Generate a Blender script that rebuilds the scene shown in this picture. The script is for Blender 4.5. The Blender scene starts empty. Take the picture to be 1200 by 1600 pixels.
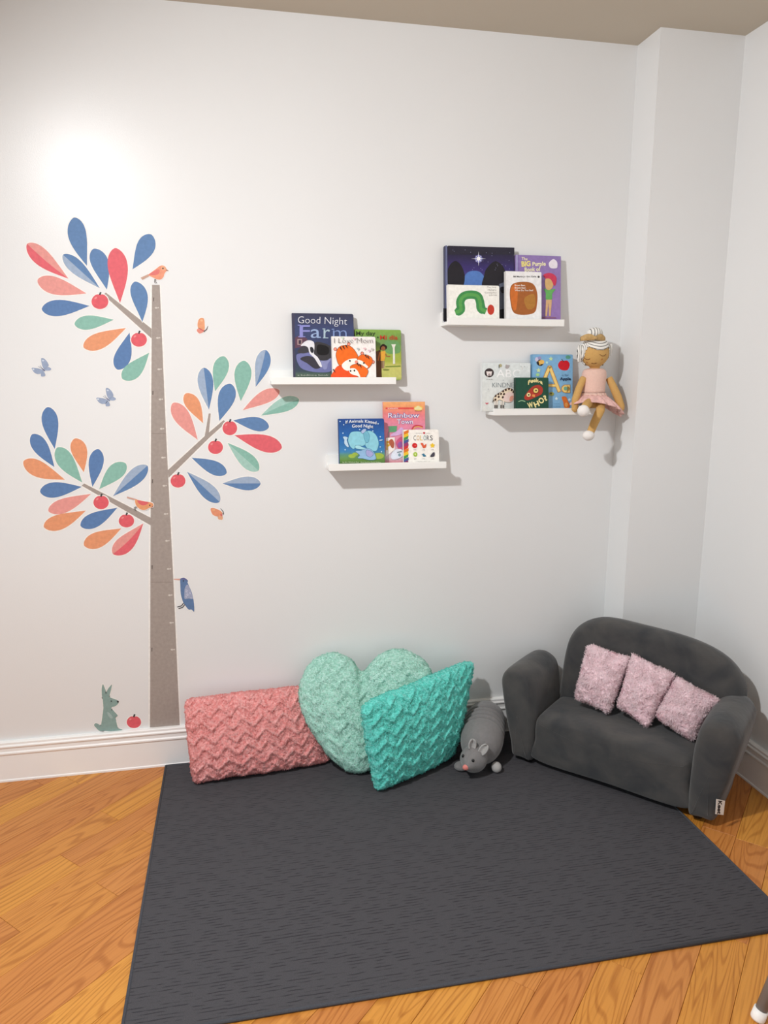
import bpy, bmesh, math, random
from mathutils import Vector, Matrix, noise
from math import sin, cos, pi, sqrt, radians, atan2

random.seed(7)
SC = bpy.context.scene
COL = SC.collection

# ------------------------------------------------------------------ camera
F_PX, YAW, PITCH, ROLL, CAM_D, CAM_H = 1155.98, .1998, .1875, -.0017, 2.5738, 1.4
CAM = Vector((0, -CAM_D, CAM_H))
_fwd = Vector((sin(YAW) * cos(PITCH), cos(YAW) * cos(PITCH), -sin(PITCH)))
_r0 = Vector((cos(YAW), -sin(YAW), 0))
_d0 = _fwd.cross(_r0)
RIGHT = cos(ROLL) * _r0 + sin(ROLL) * _d0
DOWN = -sin(ROLL) * _r0 + cos(ROLL) * _d0
FWD = _fwd
cd = bpy.data.cameras.new('camera')
cam = bpy.data.objects.new('camera', cd)
COL.objects.link(cam)
cd.sensor_fit = 'HORIZONTAL'
cd.sensor_width = 36
cd.lens = 36 * F_PX / 1200
cd.clip_start = .02
UPV = -DOWN
BACK = -FWD
cam.matrix_world = Matrix(((RIGHT.x, UPV.x, BACK.x, CAM.x), (RIGHT.y, UPV.y, BACK.y, CAM.y),
                           (RIGHT.z, UPV.z, BACK.z, CAM.z), (0, 0, 0, 1)))
SC.camera = cam

# ------------------------------------------------------------------ light
W = bpy.data.worlds.new('world')
SC.world = W
W.use_nodes = True
W.node_tree.nodes['Background'].inputs[0].default_value = (.90, .96, 1.0, 1)
W.node_tree.nodes['Background'].inputs[1].default_value = .55
LAMP_POS = (-.73, -1.62, 2.42)          # ceiling spot above the frame, turned towards the reading corner
ld = bpy.data.lights.new('ceiling_lamp_light', 'AREA')
ld.shape = 'DISK'
ld.size = .11
ld.energy = 39
ld.color = (.985, .99, 1.0)
lo = bpy.data.objects.new('ceiling_lamp_light', ld)
lo.location = LAMP_POS
lo.rotation_euler = Vector((.60, .015, -.80)).to_track_quat('-Z', 'Y').to_euler()
COL.objects.link(lo)
SC.view_settings.view_transform = 'Standard'
SC.view_settings.look = 'None'
SC.view_settings.gamma = 1
SC.view_settings.use_curve_mapping = False
SC.view_settings.exposure = 0.40

# ------------------------------------------------------------------ measuring
def ray(u, v):
    return RIGHT * ((u - 600) / F_PX) + DOWN * ((v - 800) / F_PX) + FWD
def P(u, v, y):                       # point of the plane parallel to the back wall at distance y
    d = ray(u, v)
    return CAM + d * ((y - CAM.y) / d.y)
def G(u, v, z=0.0):                   # point of a horizontal plane
    d = ray(u, v)
    return CAM + d * ((z - CAM.z) / d.z)
def on_plane(u, v, p0, n):
    d = ray(u, v)
    return CAM + d * ((p0 - CAM).dot(n) / d.dot(n))

# ------------------------------------------------------------------ colours and materials
def lin(c):
    c /= 255.
    return c / 12.92 if c <= .04045 else ((c + .055) / 1.055) ** 2.4
def rgb(r, g, b, k=1.0):
    return (min(1, lin(r) * k), min(1, lin(g) * k), min(1, lin(b) * k), 1)

MATS = {}
def nodes_of(name):
    m = bpy.data.materials.new(name)
    m.use_nodes = True
    return m, m.node_tree, m.node_tree.nodes['Principled BSDF']
def mat(name, c, rough=.6, var=.06, scale=30., bump=0., bscale=80., spec=.35, sheen=0., coat=0.):
    """principled colour with a little procedural mottling and relief"""
    if name in MATS:
        return MATS[name]
    m, nt, b = nodes_of(name)
    tc = nt.nodes.new('ShaderNodeTexCoord')
    n = nt.nodes.new('ShaderNodeTexNoise')
    n.inputs['Scale'].default_value = scale
    n.inputs['Detail'].default_value = 4
    nt.links.new(tc.outputs['Object'], n.inputs['Vector'])
    r = nt.nodes.new('ShaderNodeValToRGB')
    r.color_ramp.elements[0].position = .3
    r.color_ramp.elements[1].position = .7
    r.color_ramp.elements[0].color = tuple(x * (1 - var) for x in c[:3]) + (1,)
    r.color_ramp.elements[1].color = tuple(min(1, x * (1 + var)) for x in c[:3]) + (1,)
    nt.links.new(n.outputs['Fac'], r.inputs['Fac'])
    nt.links.new(r.outputs['Color'], b.inputs['Base Color'])
    b.inputs['Roughness'].default_value = rough
    b.inputs['Specular IOR Level'].default_value = spec
    if sheen:
        b.inputs['Sheen Weight'].default_value = sheen
        b.inputs['Sheen Roughness'].default_value = .5
    if bump:
        n2 = nt.nodes.new('ShaderNodeTexNoise')
        n2.inputs['Scale'].default_value = bscale
        n2.inputs['Detail'].default_value = 6
        nt.links.new(tc.outputs['Object'], n2.inputs['Vector'])
        bp = nt.nodes.new('ShaderNodeBump')
        bp.inputs['Strength'].default_value = bump
        bp.inputs['Distance'].default_value = .01
        nt.links.new(n2.outputs['Fac'], bp.inputs['Height'])
        nt.links.new(bp.outputs['Normal'], b.inputs['Normal'])
    MATS[name] = m
    return m
def print_mat(name, rough):
    m, nt, b = nodes_of(name)
    a = nt.nodes.new('ShaderNodeAttribute')
    a.attribute_name = 'ink'
    tc = nt.nodes.new('ShaderNodeTexCoord')
    n = nt.nodes.new('ShaderNodeTexNoise')
    n.inputs['Scale'].default_value = 90
    n.inputs['Detail'].default_value = 3
    nt.links.new(tc.outputs['Object'], n.inputs['Vector'])
    mr = nt.nodes.new('ShaderNodeMapRange')
    mr.inputs['From Min'].default_value = .3
    mr.inputs['From Max'].default_value = .7
    mr.inputs['To Min'].default_value = .93
    mr.inputs['To Max'].default_value = 1.07
    nt.links.new(n.outputs['Fac'], mr.inputs['Value'])
    mx = nt.nodes.new('ShaderNodeMix')
    mx.data_type = 'RGBA'
    mx.blend_type = 'MULTIPLY'
    mx.inputs['Factor'].default_value = 1
    nt.links.new(a.outputs['Color'], mx.inputs[6])
    nt.links.new(mr.outputs['Result'], mx.inputs[7])
    nt.links.new(mx.outputs[2], b.inputs['Base Color'])
    b.inputs['Roughness'].default_value = rough
    b.inputs['Specular IOR Level'].default_value = .3
    return m
M_STICKER = print_mat('sticker_print', .6)
M_COVER = print_mat('cover_print', .42)

def wall_mat(name, c, rough, spec):
    m = mat(name, c, rough, .012, 1.6, .035, 260., spec)
    return m
M_WALL = wall_mat('wall_paint', rgb(230, 231, 231), .33, .42)
M_CEIL = mat('ceiling_paint', rgb(205, 197, 182), .85, .015, 2., .03, 200., .2)
M_TRIM = mat('trim_paint', rgb(244, 243, 241), .42, .02, 4., .02, 60., .4)
M_SHELF = mat('white_lacquer', rgb(243, 243, 240), .4, .015, 8., 0, 1, .4)
M_PAPER = mat('page_board', rgb(238, 236, 228), .7, .04, 120.)

def plank_mat(name='oak_plank'):
    m, nt, b = nodes_of(name)
    L = nt.links.new
    tc = nt.nodes.new('ShaderNodeTexCoord')
    oi = nt.nodes.new('ShaderNodeObjectInfo')
    # shift the grain per plank
    comb = nt.nodes.new('ShaderNodeCombineXYZ')
    mu = nt.nodes.new('ShaderNodeMath'); mu.operation = 'MULTIPLY'; mu.inputs[1].default_value = 37.
    L(oi.outputs['Random'], mu.inputs[0])
    mu2 = nt.nodes.new('ShaderNodeMath'); mu2.operation = 'MULTIPLY'; mu2.inputs[1].default_value = 11.3
    L(oi.outputs['Random'], mu2.inputs[0])
    L(mu.outputs[0], comb.inputs[0]); L(mu2.outputs[0], comb.inputs[2])
    ad = nt.nodes.new('ShaderNodeVectorMath'); ad.operation = 'ADD'
    L(tc.outputs['Object'], ad.inputs[0]); L(comb.outputs[0], ad.inputs[1])
    # broad cathedral figure: stretched noise driven through sine rings
    mp = nt.nodes.new('ShaderNodeMapping'); mp.inputs['Scale'].default_value = (1.0, 9., 1.)
    L(ad.outputs[0], mp.inputs['Vector'])
    n1 = nt.nodes.new('ShaderNodeTexNoise'); n1.inputs['Scale'].default_value = 1.0; n1.inputs['Detail'].default_value = 1.2
    n1.inputs['Distortion'].default_value = .35
    L(mp.outputs[0], n1.inputs['Vector'])
    m3 = nt.nodes.new('ShaderNodeMath'); m3.operation = 'MULTIPLY'; m3.inputs[1].default_value = 150.
    L(n1.outputs['Fac'], m3.inputs[0])
    sn = nt.nodes.new('ShaderNodeMath'); sn.operation = 'SINE'
    L(m3.outputs[0], sn.inputs[0])
    rr = nt.nodes.new('ShaderNodeMapRange'); rr.inputs['From Min'].default_value = -1; rr.inputs['From Max'].default_value = -.25
    rr.inputs['To Min'].default_value = 0; rr.inputs['To Max'].default_value = 1
    L(sn.outputs[0], rr.inputs['Value'])
    # fine pores
    mp2 = nt.nodes.new('ShaderNodeMapping'); mp2.inputs['Scale'].default_value = (7., 170., 1.)
    L(ad.outputs[0], mp2.inputs['Vector'])
    n2 = nt.nodes.new('ShaderNodeTexNoise'); n2.inputs['Scale'].default_value = 1.; n2.inputs['Detail'].default_value = 4
    L(mp2.outputs[0], n2.inputs['Vector'])
    # base tone per plank
    r = nt.nodes.new('ShaderNodeValToRGB')
    e = r.color_ramp.elements
    e[0].position = 0; e[0].color = rgb(196, 126, 62)
    e[1].position = 1; e[1].color = rgb(216, 152, 68)
    e2 = e.new(.35); e2.color = rgb(202, 134, 68)
    e3 = e.new(.7); e3.color = rgb(208, 142, 58)
    L(oi.outputs['Random'], r.inputs['Fac'])
    dk = nt.nodes.new('ShaderNodeMix'); dk.data_type = 'RGBA'; dk.blend_type = 'MULTIPLY'
    dk.inputs[7].default_value = (.64, .50, .34, 1)
    inv = nt.nodes.new('ShaderNodeMath'); inv.operation = 'SUBTRACT'; inv.inputs[0].default_value = 1
    L(rr.outputs['Result'], inv.inputs[1])
    iv2 = nt.nodes.new('ShaderNodeMath'); iv2.operation = 'MULTIPLY'; iv2.inputs[1].default_value = .62
    L(inv.outputs[0], iv2.inputs[0])
    L(iv2.outputs[0], dk.inputs['Factor'])
    L(r.outputs['Color'], dk.inputs[6])
    dk2 = nt.nodes.new('ShaderNodeMix'); dk2.data_type = 'RGBA'; dk2.blend_type = 'MULTIPLY'
    dk2.inputs[7].default_value = (.74, .66, .55, 1)
    mr = nt.nodes.new('ShaderNodeMapRange'); mr.inputs['From Min'].default_value = .48; mr.inputs['From Max'].default_value = .72
    mr.inputs['To Max'].default_value = .75
    L(n2.outputs['Fac'], mr.inputs['Value'])
    L(mr.outputs['Result'], dk2.inputs['Factor'])
    L(dk.outputs[2], dk2.inputs[6])
    L(dk2.outputs[2], b.inputs['Base Color'])
    b.inputs['Roughness'].default_value = .34
    b.inputs['Specular IOR Level'].default_value = .4
    bp = nt.nodes.new('ShaderNodeBump'); bp.inputs['Strength'].default_value = .12; bp.inputs['Distance'].default_value = .002
    L(n2.outputs['Fac'], bp.inputs['Height'])
    L(bp.outputs['Normal'], b.inputs['Normal'])
    return m
M_PLANK = plank_mat()

# ------------------------------------------------------------------ mesh helpers
ORIGIN = {}
def tag(o, label=None, cat=None, group=None, kind=None):
    if label: o['label'] = label
    if cat: o['category'] = cat
    if group: o['group'] = group
    if kind: o['kind'] = kind
    return o
def empty(name, loc):
    o = bpy.data.objects.new(name, None)
    o.empty_display_size = .05
    o.location = loc
    COL.objects.link(o)
    ORIGIN[o.name] = Vector(loc)
    return o
def link(name, me, parent=None, origin=None):
    """mesh data given in world coordinates; parts are re-expressed about their thing's base"""
    o = bpy.data.objects.new(name, me)
    COL.objects.link(o)
    if parent:
        org = ORIGIN[parent.name]
        me.transform(Matrix.Translation(-org))
        o.parent = parent
        ORIGIN[o.name] = org
    else:
        org = Vector(origin) if origin is not None else Vector((0, 0, 0))
        me.transform(Matrix.Translation(-org))
        o.location = org
        ORIGIN[o.name] = org
    return o
def mesh(name, verts, faces, mats, parent=None, smooth=False, midx=None, origin=None):
    me = bpy.data.meshes.new(name)
    me.from_pydata([tuple(v) for v in verts], [], faces)
    for m in (mats if isinstance(mats, (list, tuple)) else [mats]):
        me.materials.append(m)
    if midx:
        for p, i in zip(me.polygons, midx):
            p.material_index = i
    if smooth:
        for p in me.polygons:
            p.use_smooth = True
    me.update()
    return link(name, me, parent, origin)
def from_bm(name, bm, m, parent=None, smooth=False, origin=None):
    bmesh.ops.recalc_face_normals(bm, faces=bm.faces)
    me = bpy.data.meshes.new(name)
    bm.to_mesh(me)
    bm.free()
    me.materials.append(m)
    if smooth:
        for p in me.polygons:
            p.use_smooth = True
    return link(name, me, parent, origin)
def outward(o):
    """make the closed surface of o face out"""
    bm = bmesh.new(); bm.from_mesh(o.data)
    bmesh.ops.recalc_face_normals(bm, faces=bm.faces)
    if bm.calc_volume(signed=True) < 0: bmesh.ops.reverse_faces(bm, faces=bm.faces)
    bm.to_mesh(o.data); bm.free()
    for p in o.data.polygons: p.use_smooth = True
def bake(o):
    """apply the modifiers of o"""
    dg = bpy.context.evaluated_depsgraph_get()
    me = bpy.data.meshes.new_from_object(o.evaluated_get(dg))
    o.modifiers.clear()
    old = o.data
    o.data = me
    bpy.data.meshes.remove(old)
    return o
def bm_box(bm, lo_, hi_, bevel=0., seg=2):
    lo_, hi_ = Vector(lo_), Vector(hi_)
    r = bmesh.ops.create_cube(bm, size=1)
    vs = r['verts']
    for v in vs:
        v.co = Vector(((lo_[i] + hi_[i]) / 2 + v.co[i] * (hi_[i] - lo_[i]) for i in range(3)))
    if bevel:
        es = set(e for v in vs for e in v.link_edges)
        bmesh.ops.bevel(bm, geom=list(es), offset=bevel, segments=seg, affect='EDGES', profile=.5)
def box(name, lo_, hi_, m, parent=None, bevel=0., seg=2, origin=None):
    bm = bmesh.new()
    bm_box(bm, lo_, hi_, bevel, seg)
    return from_bm(name, bm, m, parent, origin=origin)
def frame_from(t):
    t = Vector(t).normalized()
    a = Vector((0, 0, 1)) if abs(t.z) < .9 else Vector((1, 0, 0))
    x = t.cross(a).normalized()
    return x, t.cross(x).normalized(), t
def tube(pts, rad, n=12, caps=True):
    """verts, faces of a round tube through pts with a radius per point"""
    pts = [Vector(p) for p in pts]
    V, Fc = [], []
    x = None
    for i, p in enumerate(pts):
        t = (pts[min(i + 1, len(pts) - 1)] - pts[max(i - 1, 0)]).normalized()
        if x is None: x = frame_from(t)[0]
        x = (x - t * x.dot(t)).normalized()
        y = t.cross(x)
        r = rad[i] if isinstance(rad, (list, tuple)) else rad
        for k in range(n):
            a = 2 * pi * k / n
            V.append(p + x * cos(a) * r + y * sin(a) * r)
    for i in range(len(pts) - 1):
        for k in range(n):
            a, b_ = i * n + k, i * n + (k + 1) % n
            Fc.append((a, b_, b_ + n, a + n))
    if caps:
        Fc.append(tuple(range(n - 1, -1, -1)))
        Fc.append(tuple(range((len(pts) - 1) * n, len(pts) * n)))
    return V, Fc
def ball(c, r, nu=20, nv=12, rot=None):
    """verts, faces of an ellipsoid; r is a radius or a triple"""
    c = Vector(c)
    r = (r, r, r) if isinstance(r, (int, float)) else r
    V, Fc = [], []
    def add(v):
        v = Vector((v[0] * r[0], v[1] * r[1], v[2] * r[2]))
        if rot: v = rot @ v
        V.append(c + v)
    add((0, 0, 1))
    for j in range(1, nv):
        ph = pi * j / nv
        for i in range(nu):
            a = 2 * pi * i / nu
            add((sin(ph) * cos(a), sin(ph) * sin(a), cos(ph)))
    add((0, 0, -1))
    for i in range(nu):
        Fc.append((0, 1 + i, 1 + (i + 1) % nu))
    for j in range(nv - 2):
        for i in range(nu):
            a = 1 + j * nu + i; b_ = 1 + j * nu + (i + 1) % nu
            Fc.append((a, a + nu, b_ + nu, b_))
    last = len(V) - 1
    for i in range(nu):
        Fc.append((last, 1 + (nv - 2) * nu + (i + 1) % nu, 1 + (nv - 2) * nu + i))
    return V, Fc
def merge(parts):
    V, Fc = [], []
    for v, f in parts:
        o = len(V)
        V += v
        Fc += [tuple(i + o for i in q) for q in f]
    return V, Fc
def remeshed(name, parts, m, parent, voxel, smooth_it=4):
    """one continuous skin over overlapping solids"""
    V, Fc = merge(parts)
    o = mesh(name, V, Fc, m, parent, True)
    r = o.modifiers.new('r', 'REMESH'); r.mode = 'VOXEL'; r.voxel_size = voxel; r.use_smooth_shade = True
    s = o.modifiers.new('s', 'SMOOTH'); s.factor = .5; s.iterations = smooth_it
    return bake(o)

# 2-D outline helpers -------------------------------------------------
def spline(pts, n=6, closed=True):
    """Catmull-Rom through 2-D points"""
    out = []
    N = len(pts)
    rng = N if closed else N - 1
    for i in range(rng):
        p0, p1, p2, p3 = [pts[(i + k) % N] if closed else pts[max(0, min(N - 1, i + k))] for k in (-1, 0, 1, 2)]
        for k in range(n):
            t = k / n
            out.append(tuple(.5 * (2 * p1[a] + (p2[a] - p0[a]) * t + (2 * p0[a] - 5 * p1[a] + 4 * p2[a] - p3[a]) * t * t
                                   + (3 * p1[a] - p0[a] - 3 * p2[a] + p3[a]) * t ** 3) for a in (0, 1)))
    if not closed: out.append(tuple(pts[-1]))
    return out
def ell(cx, cy, rx, ry=None, rot=0., n=22):
    ry = rx if ry is None else ry
    c, s = cos(rot), sin(rot)
    return [(cx + rx * cos(a) * c - ry * sin(a) * s, cy + rx * cos(a) * s + ry * sin(a) * c)
            for a in (2 * pi * i / n for i in range(n))]
def stroke(pts, w):
    """outline of a polyline of width w (or width per point)"""
    L, R = [], []
    for i, p in enumerate(pts):
        a = pts[max(0, i - 1)]; b_ = pts[min(len(pts) - 1, i + 1)]
        dx, dy = b_[0] - a[0], b_[1] - a[1]
        l = math.hypot(dx, dy) or 1
        ww = (w[i] if isinstance(w, (list, tuple)) else w) / 2
        L.append((p[0] - dy / l * ww, p[1] + dx / l * ww))
        R.append((p[0] + dy / l * ww, p[1] - dx / l * ww))
    return L + R[::-1]
def grow(pts, d):
    """outline pushed outwards by d"""
    n = len(pts)
    area = sum(pts[i][0] * pts[(i + 1) % n][1] - pts[(i + 1) % n][0] * pts[i][1] for i in range(n))
    s = 1 if area > 0 else -1
    out = []
    for i, p in enumerate(pts):
        a, b_ = pts[i - 1], pts[(i + 1) % n]
        dx, dy = b_[0] - a[0], b_[1] - a[1]
        l = math.hypot(dx, dy) or 1
        out.append((p[0] + s * dy / l * d, p[1] - s * dx / l * d))
    return out

TEXT_CACHE = {}
def text_mesh(s, bold=0.):
    key = (s, bold)
    if key not in TEXT_CACHE:
        cu = bpy.data.curves.new('t', 'FONT')
        cu.body = s
        cu.resolution_u = 3
        cu.offset = bold
        cu.fill_mode = 'FRONT'
        o = bpy.data.objects.new('t', cu)
        COL.objects.link(o)
        dg = bpy.context.evaluated_depsgraph_get()
        me = bpy.data.meshes.new_from_object(o.evaluated_get(dg))
        vs = [(v.co.x, v.co.y) for v in me.vertices]
        fs = [tuple(p.vertices) for p in me.polygons]
        bpy.data.objects.remove(o)
        bpy.data.curves.remove(cu)
        bpy.data.meshes.remove(me)
        TEXT_CACHE[key] = (vs, fs)
    return TEXT_CACHE[key]

class Flat:
    """flat print: outlines in photo pixels laid on a real plane, each a little above the last"""
    def __init__(s, point, normal, step=.00015):
        s.point, s.n, s.step = point, Vector(normal), step
        s.V, s.F, s.C, s.layer = [], [], [], 1
    def poly(s, pts, c, lift=True, base=False):
        if lift: s.layer += 1
        off = s.n * (s.layer * s.step)
        o = len(s.V)
        q = [s.point(*p) for p in pts]
        s.V += [v + off for v in q]
        k = len(q)
        s.F.append(tuple(range(o, o + k)))
        s.C.append(c if isinstance(c, list) else [c] * k)
        if base:                                    # thickness of the sticker itself
            o2 = len(s.V)
            s.V += [v + s.n * .0 for v in q]
            for i in range(k):
                j = (i + 1) % k
                s.F.append((o + i, o + j, o2 + j, o2 + i))
                s.C.append([c if not isinstance(c, list) else c[0]] * 4)
        return s
    def text(s, t, x0, y0, x1, h, c, bold=.0, x2=None, y2=None, arc=None):
        """text whose baseline runs from (x0,y0) to (x1,y1) with cap height h"""
        vs, fs = text_mesh(t, bold)
        mx0 = min(v[0] for v in vs); mx1 = max(v[0] for v in vs)
        y1 = y0 if y2 is None else y2
        s.layer += 1
        off = s.n * (s.layer * s.step)
        o = len(s.V)
        L = math.hypot(x1 - x0, y1 - y0)
        ex, ey = (x1 - x0) / L, (y1 - y0) / L
        for v in vs:
            a = (v[0] - mx0) / (mx1 - mx0)
            b_ = v[1] / .69 * h
            px, py = x0 + ex * L * a + ey * b_, y0 + ey * L * a - ex * b_
            if arc: py += arc * (1 - (2 * a - 1) ** 2) * -1
            s.V.append(s.point(px, py) + off)
        for f in fs:
            s.F.append(tuple(i + o for i in f))
            s.C.append([c] * len(f))
        return s
    def build(s, name, m, parent=None, origin=None):
        me = bpy.data.meshes.new(name)
        me.from_pydata([tuple(v) for v in s.V], [], s.F)
        at = me.color_attributes.new('ink', 'FLOAT_COLOR', 'CORNER')
        i = 0
        for p, cs in zip(me.polygons, s.C):
            # faces may have been wound the other way; colours are listed per corner in order
            for k in range(p.loop_total):
                at.data[p.loop_start + k].color = cs[k]
        me.materials.append(m)
        me.update()
        bm = bmesh.new(); bm.from_mesh(me)
        for f in bm.faces:
            if f.normal.dot(s.n) < -.1: f.normal_flip()
        bm.to_mesh(me); bm.free()
        return link(name, me, parent, origin)

def K(x0, y0, s):
    """crop coordinates -> photo pixels"""
    return lambda pts: [(x0 + a / s, y0 + b_ / s) for a, b_ in pts]

# ================================================================== ROOM
XL, XR, YF, ZC = -2.6, 1.722, -3.6, 2.5045
XC, YC = 1.41, -.142                                  # the boxed-out corner
def prism(name, outline, z0, z1, m, **kw):
    n = len(outline)
    V = [(x, y, z0) for x, y in outline] + [(x, y, z1) for x, y in outline]
    Fc = [tuple(range(n - 1, -1, -1)), tuple(range(n, 2 * n))] + [(i, (i + 1) % n, n + (i + 1) % n, n + i) for i in range(n)]
    return mesh(name, V, Fc, m, **kw)
wb = tag(box('wall_back', (XL, 0, 0), (XC, .12, ZC), M_WALL), kind='structure')
wc = tag(box('wall_corner', (XC, YC, 0), (XR, .12, ZC), M_WALL), kind='structure')
wr = tag(box('wall_right', (XR, YF, 0), (XR + .12, .12, ZC), M_WALL), kind='structure')
cl = tag(box('ceiling', (XL, YF, ZC), (XR + .12, .12, ZC + .1), M_CEIL), kind='structure')

# floor: a bed with single oak planks laid at 45 degrees
M_BED = mat('floor_bed', rgb(150, 96, 50), .8)
floor = tag(box('floor', (XL, YF, -.05), (XR + .12, .12, -.013), M_BED), kind='structure')
def clip(poly, x0, x1, y0, y1):
    def cut(ps, f, inter):
        out = []
        for i in range(len(ps)):
            a, b_ = ps[i], ps[(i + 1) % len(ps)]
            if f(a): out.append(a)
            if f(a) != f(b_): out.append(inter(a, b_))
        return out
    def ix(x): return lambda a, b_: (x, a[1] + (b_[1] - a[1]) * (x - a[0]) / (b_[0] - a[0]))
    def iy(y): return lambda a, b_: (a[0] + (b_[0] - a[0]) * (y - a[1]) / (b_[1] - a[1]), y)
    for f, i in ((lambda p: p[0] >= x0, ix(x0)), (lambda p: p[0] <= x1, ix(x1)),
                 (lambda p: p[1] >= y0, iy(y0)), (lambda p: p[1] <= y1, iy(y1))):
        if len(poly) < 3: return []
        poly = cut(poly, f, i)
    return poly
PW = .0967
S2 = sqrt(.5)
def w2(a, p):                          # along-plank, across-plank -> world
    return (S2 * (a - p), S2 * (a + p))
plank_bits = []
for k in range(-34, 26):
    p0 = -1.398 + PW * k
    rr = random.Random(k * 13 + 5)
    a = -4.6 + rr.random() * .8
    while a < 3.2:
        ln = rr.choice((.45, .6, .75, .9, 1.05, 1.2))
        g = .0003
        q = [w2(a + g, p0 + g), w2(a + ln - g, p0 + g), w2(a + ln - g, p0 + PW - g), w2(a + g, p0 + PW - g)]
        q = clip(q, -1.75, 1.718, -2.35, -.006)
        a += ln
        if len(q) < 3: continue
        ar = .5 * abs(sum(q[i][0] * q[(i + 1) % len(q)][1] - q[(i + 1) % len(q)][0] * q[i][1] for i in range(len(q))))
        if ar < 2e-4: continue
        # leave out boards wholly under the rug
        if all(-.24 < x < 1.33 and -1.10 < y < -.05 for x, y in q): continue
        plank_bits.append(q)
for q in plank_bits:
    cx = sum(p[0] for p in q) / len(q); cy = sum(p[1] for p in q) / len(q)
    loc = []
    for x, y in q:
        dx, dy = x - cx, y - cy
        loc.append((S2 * (dx + dy), S2 * (dy - dx)))
    n = len(loc)
    mx = sum(p[0] for p in loc) / n; my = sum(p[1] for p in loc) / n
    inn = []
    e = .0006
    for x, y in loc:
        l = math.hypot(x - mx, y - my) or 1
        inn.append((x - math.copysign(min(e, abs(x - mx) / 2), x - mx), y - math.copysign(min(e, abs(y - my) / 2), y - my)))
    V = [(x, y, -.012) for x, y in loc] + [(x, y, -.0009) for x, y in loc] + [(x, y, 0) for x, y in inn]
    Fc = [tuple(range(2 * n, 3 * n))]
    for i in range(n):
        j = (i + 1) % n
        Fc += [(i, j, n + j, n + i), (n + i, n + j, 2 * n + j, 2 * n + i)]
    me = bpy.data.meshes.new('plank')
    me.from_pydata(V, [], Fc)
    me.materials.append(M_PLANK)
    bm = bmesh.new(); bm.from_mesh(me); bmesh.ops.recalc_face_normals(bm, faces=bm.faces); bm.to_mesh(me); bm.free()
    o = bpy.data.objects.new('plank', me)
    COL.objects.link(o)
    o.parent = floor
    o.location = (cx, cy, 0)
    o.rotation_euler = (0, 0, pi / 4)
# the bed under the far boards
box('floor_board_field', (XL, YF, -.0129), (-1.75, 0, -.001), M_PLANK, floor)
box('floor_board_field', (-1.75, YF, -.0129), (XR, -2.35, -.001), M_PLANK, floor)

# baseboards: moulded profile (depth, height)
BP = [(0, 0), (.017, 0), (.017, .006), (.0145, .009), (.0145, .098), (.019, .103), (.019, .108), (.0155, .112), (.0155, .124),
      (.020, .129), (.020, .133), (.016, .137), (.016, .144), (.012, .147), (0, .147)]
def baseboard(name, a, b_, n):
    a, b_, n = Vector(a), Vector(b_), Vector(n)
    k = len(BP)
    V = [a + n * d + Vector((0, 0, h)) for d, h in BP] + [b_ + n * d + Vector((0, 0, h)) for d, h in BP]
    Fc = [(i, (i + 1) % k, k + (i + 1) % k, k + i) for i in range(k)] + [tuple(range(k)), tuple(range(2 * k - 1, k - 1, -1))]
    o = mesh(name, V, Fc, M_TRIM)
    bm = bmesh.new(); bm.from_mesh(o.data); bmesh.ops.recalc_face_normals(bm, faces=bm.faces); bm.to_mesh(o.data); bm.free()
    return tag(o, kind='structure')
baseboard('baseboard_back', (XL, 0, 0), (XC, 0, 0), (0, -1, 0))
baseboard('baseboard_corner', (XC - .016, YC, 0), (XR, YC, 0), (0, -1, 0))
baseboard('baseboard_corner_side', (XC, 0, 0), (XC, YC - .016, 0), (-1, 0, 0))
baseboard('baseboard_right', (XR, YC, 0), (XR, YF, 0), (-1, 0, 0))

# ================================================================== WALL STICKERS
STUCK = [0]
def wall_flat():
    STUCK[0] += 1
    lift = Vector((0, -.000008 * STUCK[0], 0))      # each sticker lies over the ones put up before it
    return Flat(lambda u, v: P(u, v, 0) + lift, (0, -1, 0), .00009)
WHITE = rgb(240, 238, 234)
_rgb0 = rgb
def rgb(r, g, b, k=1.0):                           # matt, slightly chalky sticker inks
    c = _rgb0(r, g, b)
    return tuple(x * .90 + .035 for x in c[:3]) + (1,)
BLUE, BLUE2, LBLUE = rgb(86, 128, 178), rgb(80, 122, 176), rgb(158, 178, 204)
RED, CORAL, ORANGE = rgb(228, 92, 104), rgb(232, 152, 144), rgb(232, 152, 106)
GREEN, LGREEN = rgb(134, 188, 172), rgb(164, 206, 194)
BARK = rgb(163, 151, 143)

def leaf_shape(R_, T_, w, bend=0., n=22, side=0):
    dx, dy = T_[0] - R_[0], T_[1] - R_[1]
    L = math.hypot(dx, dy)
    ex, ey = dx / L, dy / L
    nx, ny = -ey, ex
    def pt(t, h):
        b_ = bend * L * sin(pi * t)
        return (R_[0] + ex * L * t + nx * (h + b_), R_[1] + ey * L * t + ny * (h + b_))
    def hw(t): return w * sin(pi * t ** .62) if 0 < t < 1 else 0
    ts = [(i / n) ** 1.6 for i in range(n + 1)]
    A = [pt(t, hw(t)) for t in ts]
    B_ = [pt(t, -hw(t)) for t in ts]
    if side == 1: return A + [pt(t, 0) for t in ts[-2:0:-1]]
    if side == -1: return B_ + [pt(t, 0) for t in ts[-2:0:-1]]
    return A + B_[-2:0:-1]

tree_org = P(257, 1137, 0)
tree = empty('tree_wall_decal', tree_org)
tag(tree, 'tall tree wall sticker with grey trunk, coloured leaves and red apples on back wall', 'wall sticker')
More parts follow.
